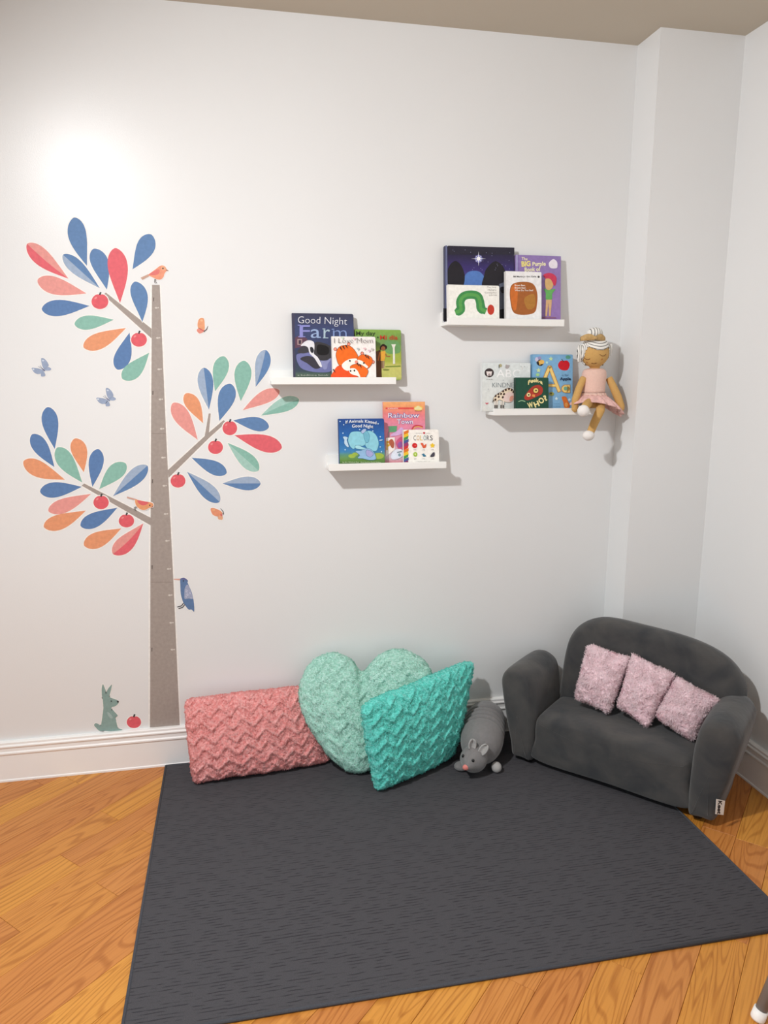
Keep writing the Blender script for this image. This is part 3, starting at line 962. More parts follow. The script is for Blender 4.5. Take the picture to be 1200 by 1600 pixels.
# --- elephants
f = book('eleph', 529, 654.5, 600, -.0735, .018, 7, 'blue bedtime picture book with two elephants, If Animals Kissed Good Night', .006, spine_c=board('blue_board', rgb(40, 70, 124)))
f.field(None, stops=[(0, rgb(66, 98, 56)), (.14, rgb(104, 144, 66)), (.24, rgb(92, 146, 118)), (.3, rgb(62, 132, 186)), (.6, rgb(40, 104, 176)), (1, rgb(36, 72, 142))])
q = K(520, 645, 13.333)
EL, EL2, EL3 = rgb(142, 206, 222), rgb(116, 184, 206), rgb(176, 192, 226)
for x, y, r in ((400, 900, 60), (470, 860, 50), (950, 900, 90)): f.poly(q(ell(x, y, r * 1.3, r * .7, n=12)), rgb(156, 182, 72))
f.poly(q(grow(spline([(700, 400), (800, 385), (900, 470), (950, 600), (940, 720), (880, 800), (720, 740), (660, 600)], 4), 7)), rgb(58, 116, 150))
f.poly(q(spline([(700, 400), (800, 385), (900, 470), (950, 600), (940, 720), (880, 800), (720, 740), (660, 600)], 4)), EL)
f.poly(q(grow(spline([(320, 560), (370, 420), (480, 390), (600, 410), (670, 520), (680, 640), (620, 690), (500, 680), (440, 750), (380, 720), (340, 650)], 4), 7)), rgb(58, 116, 150))
f.poly(q(spline([(320, 560), (370, 420), (480, 390), (600, 410), (670, 520), (680, 640), (620, 690), (500, 680), (440, 750), (380, 720), (340, 650)], 4)), EL)
f.poly(q(grow(spline([(640, 360), (700, 380), (760, 470), (740, 600), (690, 610), (650, 500)], 4), 7)), rgb(58, 116, 150))
f.poly(q(spline([(640, 360), (700, 380), (760, 470), (740, 600), (690, 610), (650, 500)], 4)), EL2)
f.poly(q(grow(spline([(590, 390), (640, 340), (690, 345), (680, 380), (620, 430)], 4), 7)), rgb(58, 116, 150))
f.poly(q(spline([(590, 390), (640, 340), (690, 345), (680, 380), (620, 430)], 4)), EL3)
f.poly(q(grow(spline([(210, 510), (250, 495), (310, 520), (290, 570), (330, 700), (300, 710), (240, 640), (240, 560)], 4), 7)), rgb(58, 116, 150))
f.poly(q(spline([(210, 510), (250, 495), (310, 520), (290, 570), (330, 700), (300, 710), (240, 640), (240, 560)], 4)), rgb(186, 212, 232))
f.poly(q(grow(spline([(470, 690), (540, 680), (620, 720), (700, 740), (690, 770), (580, 760), (480, 740)], 4), 7)), rgb(58, 116, 150))
f.poly(q(spline([(470, 690), (540, 680), (620, 720), (700, 740), (690, 770), (580, 760), (480, 740)], 4)), rgb(166, 220, 230))
f.poly(q(grow(spline([(470, 800), (580, 790), (720, 740), (840, 810), (890, 920), (880, 970), (760, 980), (620, 950), (520, 940), (560, 880)], 4), 7)), rgb(58, 116, 150))
f.poly(q(spline([(470, 800), (580, 790), (720, 740), (840, 810), (890, 920), (880, 970), (760, 980), (620, 950), (520, 940), (560, 880)], 4)), rgb(146, 186, 222))
f.poly(q(grow(spline([(700, 780), (790, 800), (840, 860), (780, 920), (700, 880)], 4), 7)), rgb(58, 116, 150))
f.poly(q(spline([(700, 780), (790, 800), (840, 860), (780, 920), (700, 880)], 4)), rgb(166, 166, 214))
for x, y in ((150, 180), (225, 250), (210, 425), (255, 770), (985, 500), (985, 712), (940, 230), (830, 380), (1010, 810), (555, 350)): f.poly(q(ell(x, y, 13, 13, n=8)), rgb(196, 226, 244))
f.poly(q(ell(1000, 570, 40, 10, -.1, n=8)), rgb(206, 230, 244))
cW = rgb(236, 242, 248)
f.text('If Animals Kissed', 520 + 262 / 13.333, 645 + 225 / 13.333, 520 + 905 / 13.333, 4.6, cW, .012, y2=645 + 240 / 13.333, arc=2.2)
f.text('Good Night', 520 + 395 / 13.333, 645 + 308 / 13.333, 520 + 838 / 13.333, 4.8, cW, .012, y2=645 + 320 / 13.333, arc=.8)
f.text('by Ann Whitford Paul   illustrated by David Walker', 520 + 200 / 13.333, 645 + 1042 / 13.333, 520 + 1000 / 13.333, 1.8, rgb(214, 222, 190))
fin(f)
# --- Rainbow Town
f = book('eleph', 598.5, 628, 664, -.043, .006, 5, 'tall pink picture book behind the elephant and colors books', .001, spine_c=board('pink_board', rgb(226, 140, 140)))
f.field(None, stops=[(0, rgb(206, 96, 112)), (.12, rgb(222, 206, 214)), (.35, rgb(222, 150, 176)), (.6, rgb(228, 140, 168)), (.82, rgb(232, 130, 130)), (.92, rgb(240, 160, 110)), (1, rgb(244, 178, 116))])
q = K(590, 620, 10.909)
f.poly(q([(135, 180), (620, 180), (620, 212), (135, 212)]), rgb(226, 88, 78))
f.poly(q(ell(695, 195, 78, 44, n=16)), rgb(240, 200, 96)); f.poly(q([(630, 190), (690, 150), (750, 190), (750, 220), (630, 220)]), rgb(236, 226, 170))
f.text('READER', 590 + 640 / 10.909, 620 + 250 / 10.909, 590 + 755 / 10.909, 1.6, rgb(120, 70, 50))
f.text('SCHOLASTIC', 590 + 170 / 10.909, 620 + 208 / 10.909, 590 + 350 / 10.909, 2.0, rgb(250, 236, 226), .01)
for dx, dy, c, b_ in ((0, 0, rgb(112, 92, 156), .05), (0, 0, rgb(240, 236, 246), .0)):
    f.text('Rainbow', 590 + 180 / 10.909, 620 + 355 / 10.909, 590 + 712 / 10.909, 7.2, c, b_)
    f.text('Town', 590 + 330 / 10.909, 620 + 460 / 10.909, 590 + 600 / 10.909, 6.8, c, b_)
f.poly(q([(175, 500), (330, 495), (320, 600), (185, 605)]), rgb(96, 160, 116)); f.poly(q(stroke([(190, 500), (190, 700)], 20)), rgb(120, 110, 110))
f.poly(q(stroke(spline([(580, 560), (620, 500), (690, 490), (770, 510)], 4, False), 22)), rgb(206, 70, 84)); f.poly(q(stroke(spline([(600, 570), (640, 520), (700, 510), (760, 530)], 4, False), 12)), rgb(240, 196, 90))
f.poly(q(spline([(330, 580), (400, 520), (440, 560), (400, 640), (240, 670), (230, 640)], 4)), rgb(214, 176, 220))
f.poly(q([(140, 700), (290, 690), (290, 900), (140, 1020)]), rgb(244, 238, 232))
f.text('P', 590 + 145 / 10.909, 620 + 900 / 10.909, 590 + 215 / 10.909, 13, rgb(226, 178, 66), .05)
f.poly(q(spline([(190, 760), (240, 720), (280, 780), (270, 870), (230, 860)], 4)), rgb(178, 96, 70))
f.poly(q(spline([(310, 780), (380, 690), (430, 700), (440, 880), (360, 900)], 4)), rgb(206, 90, 130)); f.poly(q(spline([(340, 800), (400, 760), (420, 840), (360, 870)], 4)), rgb(150, 90, 160))
f.poly(q(spline([(230, 980), (300, 900), (410, 900), (430, 1000), (330, 1060), (240, 1060)], 4)), rgb(226, 232, 244))
f.poly(q(stroke([(330, 950), (410, 930)], 22)), rgb(120, 140, 150)); f.poly(q(ell(370, 990, 24, 28, n=10)), rgb(130, 160, 170))
fin(f)
# --- Colors
f = book('eleph', 631, 671.5, 685.5, -.0735, .020, 7, 'small white board book with rainbow spine and coloured pictures, COLORS', .009, spine_c=board('white_board', rgb(236, 234, 230)))
f.field(rgb(246, 243, 236))
RB = [rgb(226, 120, 40), rgb(240, 196, 50), rgb(70, 150, 80), rgb(70, 90, 150), rgb(150, 60, 110), rgb(206, 50, 50)]
y = 570; i = 0
while y < 1140:
    f.poly(q([(446, y + 25), (530 - 12 * (i % 3 == 1), y - 10), (530 - 12 * (i % 3 == 2), y + 42), (446, y + 78)]), RB[i % 6], i == 0); y += 52; i += 1
CC = [rgb(70, 66, 70), rgb(206, 150, 60), rgb(222, 190, 60), rgb(70, 140, 140), rgb(72, 78, 84), rgb(40, 40, 44)]
for i, ch in enumerate('COLORS'):
    f.text(ch, 590 + (612 + i * 56) / 10.909, 620 + 742 / 10.909, 590 + (612 + i * 56 + 44) / 10.909, 7.6, CC[i], .0)
f.poly(q([(790, 640), (770, 615), (780, 598), (790, 608), (800, 598), (812, 615)]), rgb(200, 40, 60))
f.text('early learning', 590 + 652 / 10.909, 620 + 628 / 10.909, 590 + 760 / 10.909, 1.4, rgb(150, 140, 140)); f.text('series', 590 + 825 / 10.909, 620 + 628 / 10.909, 590 + 895 / 10.909, 1.4, rgb(150, 140, 140))
f.poly(q(ell(630, 830, 44, 44, n=16)), rgb(210, 36, 40)); f.poly(q(ell(640, 830, 16, 12, n=8)), rgb(232, 96, 90))
f.poly(q(spline([(730, 790), (770, 790), (790, 830), (826, 800), (820, 860), (780, 876), (760, 850)], 3)), rgb(224, 96, 60))
st = [(932 + (48 if k % 2 == 0 else 26) * sin(k * pi / 5), 830 - (48 if k % 2 == 0 else 26) * cos(k * pi / 5)) for k in range(10)]
f.poly(q(st), rgb(240, 200, 44))
f.poly(q(ell(640, 980, 34, 40, n=14)), rgb(160, 196, 60)); f.poly(q(ell(640, 980, 14, 16, n=10)), rgb(226, 236, 170))
f.poly(q(spline([(745, 985), (785, 965), (800, 985), (826, 1010), (780, 1022), (765, 995)], 3)), rgb(60, 120, 150))
f.poly(q(spline([(892, 1020), (930, 960), (966, 945), (970, 1000), (940, 1024)], 3)), rgb(70, 66, 78))
for x, y, t in ((630, 908, 'red'), (780, 910, 'orange'), (932, 908, 'yellow'), (640, 1062, 'green'), (785, 1062, 'blue'), (935, 1062, 'purple')):
    f.text(t, 590 + (x - 22) / 10.909, 620 + y / 10.909, 590 + (x + 22) / 10.909, 1.5, rgb(120, 116, 120))
f.text('a very first colour book', 590 + 665 / 10.909, 620 + 1112 / 10.909, 590 + 895 / 10.909, 1.4, rgb(130, 126, 126))
fin(f)
# --- night sky
f = book('night', 695, 384.5, 803, -.046, .016, 5, 'large dark picture book with a bright star in a purple night sky', .0012, spine_c=board('night_board', rgb(64, 66, 92)))
f.field(None, stops=[(0, rgb(34, 34, 44)), (.18, rgb(60, 62, 72)), (.3, rgb(72, 96, 140)), (.5, rgb(72, 84, 150)), (.68, rgb(64, 52, 118)), (.85, rgb(50, 44, 78)), (1, rgb(44, 42, 56))])
q = K(670, 360, 5)
f.poly(q(spline([(270, 420), (300, 330), (390, 320), (440, 380), (420, 430), (400, 560), (290, 560)], 4)), rgb(86, 124, 190))
f.poly(q(spline([(150, 420), (150, 300), (200, 240), (250, 270), (280, 350), (270, 430), (230, 460)], 4)), rgb(38, 36, 42))
f.poly(q(spline([(420, 440), (430, 360), (450, 300), (520, 240), (590, 300), (600, 420), (540, 470)], 4)), rgb(38, 36, 42))
f.poly(q([(150, 120), (668, 135), (668, 190), (150, 190)]), rgb(46, 44, 58))
f.poly(q([(548, 420), (600, 400), (600, 695), (548, 695)]), rgb(92, 98, 116)); f.poly(q(spline([(555, 450), (590, 440), (600, 480), (570, 490)], 3)), rgb(26, 24, 32)); f.poly(q([(548, 620), (600, 610), (600, 695), (548, 695)]), rgb(22, 22, 28))
st = [(388 + (58 if k % 4 == 0 else 34 if k % 2 == 0 else 9) * sin(k * pi / 8), 222 - (58 if k % 4 == 0 else 34 if k % 2 == 0 else 9) * cos(k * pi / 8)) for k in range(16)]
f.poly(q(ell(388, 222, 30, 30, n=16)), rgb(130, 130, 190)); f.poly(q(st), rgb(240, 244, 252)); f.poly(q(ell(388, 222, 15, 15, n=12)), rgb(252, 252, 255))
rd = random.Random(2)
for k in range(26): f.poly(q(ell(170 + rd.random() * 480, 150 + rd.random() * 160, 2.2, 2.2, n=6)), rgb(170, 170, 210), k == 0)
f.poly(q([(128, 118), (142, 118), (150, 700), (128, 705)]), rgb(110, 116, 150)); f.poly(q([(112, 610), (150, 610), (150, 708), (112, 708)]), rgb(24, 22, 28))
fin(f)
# --- caterpillar book: plain green band, no creature
f = book('night', 700, 444.5, 780, -.0735, .016, 6, 'small wide white board book with a green arch in front of night sky book', .005, spine_c=board('white_board', rgb(236, 234, 230)))
f.field(rgb(244, 243, 236))
q = K(685, 435, 11.43)
arch = [(300, 610), (400, 560), (390, 420), (450, 320), (580, 290), (700, 320), (745, 430), (760, 540), (850, 590)]
f.poly(q(stroke(spline(arch, 5, False), [90, 110] + [150] * 36 + [120] * 3)), rgb(66, 142, 80))
f.poly(q(stroke(spline(arch, 5, False), 60)), rgb(92, 162, 84))
f.poly(q(ell(935, 560, 62, 92, n=18)), rgb(196, 62, 46))
for t, y, xa, xb in (('The Very', 170, 865, 1030), ('Hungry', 218, 880, 1035), ('Caterpillar', 268, 825, 1040), ('by Eric Carle', 312, 905, 1040)):
    f.text(t, 685 + xa / 11.43, 435 + y / 11.43, 685 + xb / 11.43, 2.4, rgb(120, 116, 112), -.01)
fin(f)
# --- bear book: plain brown patch
f = book('night', 790.5, 423.5, 846, -.0735, .016, 6, 'narrow white board book with a brown patch in front of purple book', .004, spine_c=board('white_board', rgb(236, 234, 230)))
f.field(rgb(240, 240, 240))
q = K(785, 390, 12)
f.poly(q(spline([(140, 760), (200, 640), (390, 604), (570, 640), (650, 800), (650, 1010), (600, 1180), (400, 1225), (210, 1180), (150, 980)], 4)), rgb(166, 98, 48))
f.poly(q(spline([(150, 780), (200, 670), (280, 650), (285, 900), (255, 1120), (200, 1120), (168, 980)], 4)), rgb(206, 112, 48))
f.poly(q(spline([(420, 900), (580, 830), (620, 960), (590, 1090), (480, 1120), (420, 1020)], 4)), rgb(178, 124, 56))
for t, y, xb in (('Brown Bear,', 685, 430), ('Brown Bear,', 732, 440), ('What Do You See?', 780, 575)):
    f.text(t, 785 + 230 / 12, 390 + y / 12, 785 + xb / 12, 2.5, rgb(250, 246, 240), .015)
f.text('Bill Martin Jr / Eric Carle', 785 + 205 / 12, 390 + 520 / 12, 785 + 630 / 12, 2.4, rgb(60, 60, 62), .01)
f.poly(q(ell(677, 512, 20, 20, n=10)), rgb(60, 60, 62))
fin(f)
# --- purple book
f = book('night', 806, 398, 876.5, -.050, .018, 5.5, 'tall purple picture book behind the narrow white book, The BIG Purple Book of', .0012, spine_c=board('purple_board', rgb(150, 130, 186)))
f.field(rgb(154, 122, 182), rgb(146, 124, 182))
f.poly(q([(255, 100), (300, 100), (300, 400), (255, 400)]), rgb(172, 164, 210)); f.poly(q([(285, 100), (300, 100), (300, 400), (285, 400)]), rgb(128, 118, 170))
YL = rgb(240, 226, 130)
f.text('The', 785 + 355 / 12, 390 + 192 / 12, 785 + 470 / 12, 4.2, rgb(244, 234, 190), .02, y2=390 + 200 / 12)
f.text('BIG', 785 + 358 / 12, 390 + 318 / 12, 785 + 528 / 12, 7.8, YL, .04, y2=390 + 308 / 12)
f.text('Purple', 785 + 562 / 12, 390 + 305 / 12, 785 + 812 / 12, 6.0, rgb(246, 238, 196), .03, y2=390 + 300 / 12)
f.text('Book of', 785 + 415 / 12, 390 + 412 / 12, 785 + 712 / 12, 6.0, rgb(246, 238, 196), .03, y2=390 + 400 / 12)
f.poly(q(spline([(865, 270), (900, 210), (960, 180), (1020, 230), (1030, 300), (1010, 350), (900, 345)], 4)), rgb(236, 230, 240))
f.poly(q(spline([(770, 470), (900, 440), (1010, 520), (985, 680), (900, 600), (800, 540)], 4)), rgb(204, 62, 92))
f.poly(q(spline([(800, 560), (900, 560), (950, 680), (880, 760), (810, 720)], 4)), rgb(214, 176, 120))
f.poly(q(spline([(770, 730), (860, 760), (990, 740), (930, 830), (925, 930), (815, 935), (810, 820)], 4)), rgb(104, 176, 96))
f.poly(q([(815, 940), (925, 940), (900, 1250), (870, 1250), (860, 1000), (830, 1250), (800, 1250)]), rgb(216, 176, 130))
f.poly(q([(740, 1262), (1000, 1268), (1010, 1290), (740, 1290)]), rgb(150, 100, 130))
fin(f)
# --- ABC kindness
f = book('abc', 753, 567, 829, -.043, .012, 5, 'pale grey white picture book with a spotted giraffe, ABC KINDNESS', .004, spine_c=board('pale_board', rgb(226, 230, 230)))
f.field(rgb(224, 226, 222), rgb(220, 228, 228))
q = K(745, 545, 13.333)
f.poly(q(ell(258, 500, 98, 94, n=24)), rgb(62, 52, 52)); f.poly(q([(195, 470), (318, 470), (300, 560), (215, 560)]), rgb(238, 228, 226)); f.poly(q(ell(262, 535, 26, 22, n=10)), rgb(160, 140, 140))
f.text('A is for ALL', 745 + 200 / 13.333, 545 + 650 / 13.333, 745 + 335 / 13.333, 2.0, rgb(90, 84, 84))
f.text('ABC', 745 + 408 / 13.333, 545 + 595 / 13.333, 745 + 905 / 13.333, 12.2, rgb(246, 248, 248), .0)
f.text('KINDNESS', 745 + 322 / 13.333, 545 + 805 / 13.333, 745 + 880 / 13.333, 7.6, rgb(110, 122, 126), -.01)
rd = random.Random(9)
for k in range(22): f.poly(q(ell(130 + rd.random() * 900, 320 + rd.random() * 900, 12, 10, rd.random() * 3, n=6)), (rgb(176, 184, 186), rgb(240, 244, 246), rgb(206, 196, 190))[k % 3], k == 0)
f.poly(q([(590, 400), (630, 420), (670, 390), (680, 340), (600, 340)]), rgb(170, 164, 164)); f.poly(q(ell(490, 350, 34, 34, n=10)), rgb(176, 170, 130)); f.poly(q(stroke([(462, 330), (462, 405)], 16)), rgb(90, 88, 80))
f.poly(q([(205, 1165), (170, 1130), (190, 1120), (205, 1135), (225, 1120), (245, 1130)]), rgb(200, 84, 104))
gb = [(340, 1080), (380, 980), (470, 920), (560, 860), (660, 820), (740, 850), (780, 960), (720, 1100), (600, 1110), (470, 1060), (420, 1090)]
f.poly(q(grow(spline(gb, 4), 7)), rgb(70, 48, 40)); f.poly(q(spline(gb, 4)), rgb(240, 222, 196))
f.poly(q(spline([(570, 960), (680, 900), (770, 950), (740, 1090), (640, 1110), (540, 1060)], 4)), rgb(240, 214, 206))
f.poly(q(spline([(690, 1000), (760, 980), (740, 1080), (680, 1090)], 4)), rgb(224, 160, 140))
for x, y in ((390, 985), (445, 945), (500, 940), (545, 885), (600, 860), (665, 835), (720, 860), (450, 1000), (535, 1010), (560, 945), (380, 1060), (755, 900)): f.poly(q(ell(x, y, 20, 26, .5, n=8)), rgb(66, 44, 36))
for x in (370, 410, 495, 540): f.poly(q(stroke([(x + 6, 1090), (x, 1240)], 28)), rgb(236, 224, 212)); f.poly(q(stroke([(x + 2, 1170), (x, 1240)], 24)), rgb(64, 56, 54))
f.poly(q(stroke([(345, 1060), (315, 1120)], 14)), rgb(80, 64, 56)); f.poly(q([(800, 860), (835, 860), (835, 1260), (790, 1260)]), rgb(230, 190, 160))
fin(f)
# --- Peek-a WHO?
f = book('abc', 806, 590, 857, -.0735, .018, 6, 'small dark green board book with red owl face, Peek-a WHO?', .004, spine_c=board('forest_board', rgb(26, 62, 50)))
f.field(rgb(28, 74, 58), rgb(30, 78, 60))
q = K(800, 545, 11.43)
f.poly(q(spline([(220, 860), (270, 780), (360, 680), (470, 645), (545, 700), (535, 800), (450, 850), (300, 915), (235, 905)], 4)), rgb(176, 58, 44))
f.poly(q(ell(425, 745, 56, 56, n=18)), rgb(110, 50, 26)); f.poly(q(ell(425, 745, 44, 44, n=18)), rgb(234, 208, 118)); f.poly(q(ell(428, 745, 16, 16, n=10)), rgb(30, 34, 26))
f.poly(q(ell(295, 822, 36, 36, n=16)), rgb(240, 222, 160)); f.poly(q(ell(297, 822, 15, 15, n=10)), rgb(40, 30, 26))
f.poly(q([(360, 810), (410, 820), (410, 865), (385, 860), (355, 850)]), rgb(232, 150, 80))
cY = rgb(240, 226, 160)
f.text('Peek-a', 800 + 285 / 11.43, 545 + 645 / 11.43, 800 + 545 / 11.43, 6.0, cY, .03, y2=545 + 640 / 11.43, arc=4.2)
for ch, x, y, x2, y2, h in (('W', 290, 1065, 385, 1040, 8.2), ('H', 410, 1050, 495, 1015, 8.2), ('O', 512, 990, 585, 930, 8.2), ('?', 590, 935, 640, 905, 8.2)):
    f.text(ch, 800 + x / 11.43, 545 + y / 11.43, 800 + x2 / 11.43, h, cY, .04, y2=545 + y2 / 11.43)
f.poly(q(stroke(spline([(110, 945), (170, 925), (235, 945)], 4, False), 14)), rgb(150, 190, 150))
fin(f)
# --- A is for Apple
f = book('abc', 832, 553.5, 895, -.048, .018, 5.5, 'sky blue alphabet book, A is for Apple, with red apple and bee', .005, spine_c=board('sky_board', rgb(110, 160, 196)))
f.field(rgb(134, 184, 222), rgb(126, 178, 218))
f.poly(q(spline([(820, 290), (860, 220), (920, 215), (990, 215), (1030, 280), (1000, 370), (930, 388), (850, 360)], 4)), rgb(206, 26, 40)); f.poly(q(stroke([(925, 235), (885, 185)], 12)), rgb(60, 40, 34)); f.poly(q(ell(1000, 150, 46, 34, n=10)), rgb(96, 164, 140))
f.poly(q(ell(500, 250, 64, 56, .3, n=14)), rgb(40, 34, 34)); f.poly(q(ell(530, 235, 46, 40, n=12)), rgb(238, 190, 96)); f.poly(q(stroke([(480, 215), (500, 290)], 18)), rgb(238, 190, 96)); f.poly(q(ell(440, 190, 32, 40, n=10)), rgb(206, 200, 226)); f.poly(q(ell(490, 165, 34, 30, n=10)), rgb(150, 150, 196))
def star(x, y, r, c): f.poly(q([(x + (r if k % 2 == 0 else r * .5) * sin(k * pi / 5), y - (r if k % 2 == 0 else r * .5) * cos(k * pi / 5)) for k in range(10)]), c)
star(692, 180, 44, rgb(196, 226, 176)); star(470, 385, 46, rgb(206, 226, 170)); star(620, 245, 30, rgb(190, 232, 226)); star(790, 890, 34, rgb(220, 240, 244)); star(1020, 910, 34, rgb(210, 232, 244)); f.poly(q(ell(455, 465, 34, 30, n=8)), rgb(170, 216, 150))
cO, cY2 = rgb(196, 140, 60), rgb(246, 214, 130)
for w, c in ((66, cO), (46, cY2)):
    e = (w - 46) * .3
    f.poly(q(stroke([(515 - e * .4, 690 + e), (668, 320 - e)], w)), c); f.poly(q(stroke([(668, 320 - e), (842 + e * .4, 765 + e)], w)), c, False); f.poly(q(ell(668, 330, w * .52, w * .5, n=14)), c, False)
    f.poly(q(stroke([(600, 655), (790, 655)], w * .8)), c, False)
for r, c in ((80, cO), (68, cY2)): f.poly(q(ell(955, 715, r, r * .95, n=18)), c); f.poly(q([(975 + (68 - r) * .2, 640 + (80 - r) * .8), (1035 - (80 - r) * .8, 640 + (80 - r) * .8), (1035 - (80 - r) * .8, 790 - (80 - r) * .8), (975, 790 - (80 - r) * .8)]), c, False)
f.poly(q(ell(950, 710, 34, 34, n=14)), rgb(120, 176, 150))
f.text('is for', 800 + 885 / 11.43, 545 + 490 / 11.43, 800 + 1010 / 11.43, 3.4, rgb(70, 110, 150), .0)
f.text('Apple', 800 + 850 / 11.43, 545 + 560 / 11.43, 800 + 1045 / 11.43, 4.4, rgb(28, 50, 84), .03)
f.poly(q(ell(700, 805, 44, 36, n=10)), rgb(160, 160, 70)); f.poly(q(ell(690, 800, 18, 16, n=8)), rgb(80, 80, 40))
f.poly(q(spline([(880, 870), (920, 850), (960, 860), (985, 920), (1025, 1010), (1000, 1060), (930, 1050), (910, 960)], 4)), rgb(222, 118, 54)); f.poly(q(ell(965, 1000, 30, 40, n=10)), rgb(240, 166, 90))
f.text('touch and trace', 800 + 730 / 11.43, 545 + 985 / 11.43, 800 + 840 / 11.43, 1.6, rgb(90, 140, 180)); f.text('early learning', 800 + 730 / 11.43, 545 + 1040 / 11.43, 800 + 850 / 11.43, 1.6, rgb(90, 140, 180))
fin(f)

# ================================================================== RUG
def rug_mat():
    m, nt, b = nodes_of('charcoal_weave')
    L = nt.links.new
    tc = nt.nodes.new('ShaderNodeTexCoord')
    def M2(op, a, b_=None):
        n = nt.nodes.new('ShaderNodeMath'); n.operation = op
        for i, v in enumerate((a, b_)):
            if v is None: continue
            if isinstance(v, (int, float)): n.inputs[i].default_value = v
            else: L(v, n.inputs[i])
        return n.outputs[0]
    sp = nt.nodes.new('ShaderNodeSeparateXYZ'); L(tc.outputs['Object'], sp.inputs[0])
    wob = nt.nodes.new('ShaderNodeTexNoise'); wob.inputs['Scale'].default_value = 26; wob.inputs['Detail'].default_value = 2
    L(tc.outputs['Object'], wob.inputs['Vector'])
    yy = M2('DIVIDE', M2('ADD', sp.outputs[1], M2('MULTIPLY', wob.outputs['Fac'], .006)), .0098)
    row = M2('FLOOR', yy); fr = M2('FRACT', yy)
    groove = nt.nodes.new('ShaderNodeMapRange'); groove.inputs['From Min'].default_value = .0; groove.inputs['From Max'].default_value = .34
    groove.inputs['To Min'].default_value = 1; groove.inputs['To Max'].default_value = 0
    L(fr, groove.inputs['Value'])
    cb = nt.nodes.new('ShaderNodeCombineXYZ'); L(M2('MULTIPLY', sp.outputs[0], 26), cb.inputs[0]); L(M2('MULTIPLY', row, 5.37), cb.inputs[1])
    fn = nt.nodes.new('ShaderNodeTexNoise'); fn.inputs['Scale'].default_value = 420; fn.inputs['Detail'].default_value = 3
    L(tc.outputs['Object'], fn.inputs['Vector'])
    # only some stitches read as dark dashes
    pn = nt.nodes.new('ShaderNodeTexNoise'); pn.inputs['Scale'].default_value = 1; pn.inputs['Detail'].default_value = 1
    L(cb.outputs[0], pn.inputs['Vector'])
    pr = nt.nodes.new('ShaderNodeMapRange'); pr.inputs['From Min'].default_value = .44; pr.inputs['From Max'].default_value = .60
    L(pn.outputs['Fac'], pr.inputs['Value'])
    iv = nt.nodes.new('ShaderNodeMath'); iv.operation = 'MULTIPLY'
    L(groove.outputs['Result'], iv.inputs[0]); L(pr.outputs['Result'], iv.inputs[1])
    r = nt.nodes.new('ShaderNodeMix'); r.data_type = 'RGBA'
    r.inputs[6].default_value = rgb(78, 77, 80); r.inputs[7].default_value = rgb(40, 40, 44)
    L(iv.outputs[0], r.inputs['Factor'])
    r2 = nt.nodes.new('ShaderNodeMix'); r2.data_type = 'RGBA'; r2.blend_type = 'MULTIPLY'; r2.inputs['Factor'].default_value = .5
    L(r.outputs[2], r2.inputs[6]); L(fn.outputs['Fac'], r2.inputs[7])
    sc_ = nt.nodes.new('ShaderNodeMix'); sc_.data_type = 'RGBA'; sc_.blend_type = 'MULTIPLY'; sc_.inputs['Factor'].default_value = 1
    sc_.inputs[7].default_value = (1.3, 1.3, 1.32, 1)
    L(r2.outputs[2], sc_.inputs[6])
    L(sc_.outputs[2], b.inputs['Base Color'])
    b.inputs['Roughness'].default_value = .95
    b.inputs['Specular IOR Level'].default_value = .12
    sb = nt.nodes.new('ShaderNodeMath'); sb.operation = 'SUBTRACT'
    L(fn.outputs['Fac'], sb.inputs[0]); L(iv.outputs[0], sb.inputs[1])
    bp = nt.nodes.new('ShaderNodeBump'); bp.inputs['Strength'].default_value = .5; bp.inputs['Distance'].default_value = .0025
    L(sb.outputs[0], bp.inputs['Height']); L(bp.outputs['Normal'], b.inputs['Normal'])
    return m
RX0, RX1, RY0, RY1, RZ = -.2817, 1.368, -1.152, -.022, .007
rug = empty('area_rug', (RX0, RY1, 0))
tag(rug, 'large charcoal grey woven floor rug in the reading corner', 'rug')
box('rug_field', (RX0 + .002, RY0 + .002, .0004), (RX1 - .002, RY1 - .002, RZ), rug_mat(), rug, .002)
M_BIND = mat('rug_binding', rgb(72, 74, 80), .9, .12, 300, .3, 500)
for nm, a, b_ in (('binding', (RX0, RY0, 0), (RX1, RY0, 0)), ('binding', (RX0, RY1, 0), (RX1, RY1, 0)), ('binding', (RX0, RY0, 0), (RX0, RY1, 0)), ('binding', (RX1, RY0, 0), (RX1, RY1, 0))):
    a, b_ = Vector(a), Vector(b_)
    V, Fc = tube([a + Vector((0, 0, .0045)), b_ + Vector((0, 0, .0045))], .0045, 10)
    mesh('binding', V, Fc, M_BIND, rug, True)

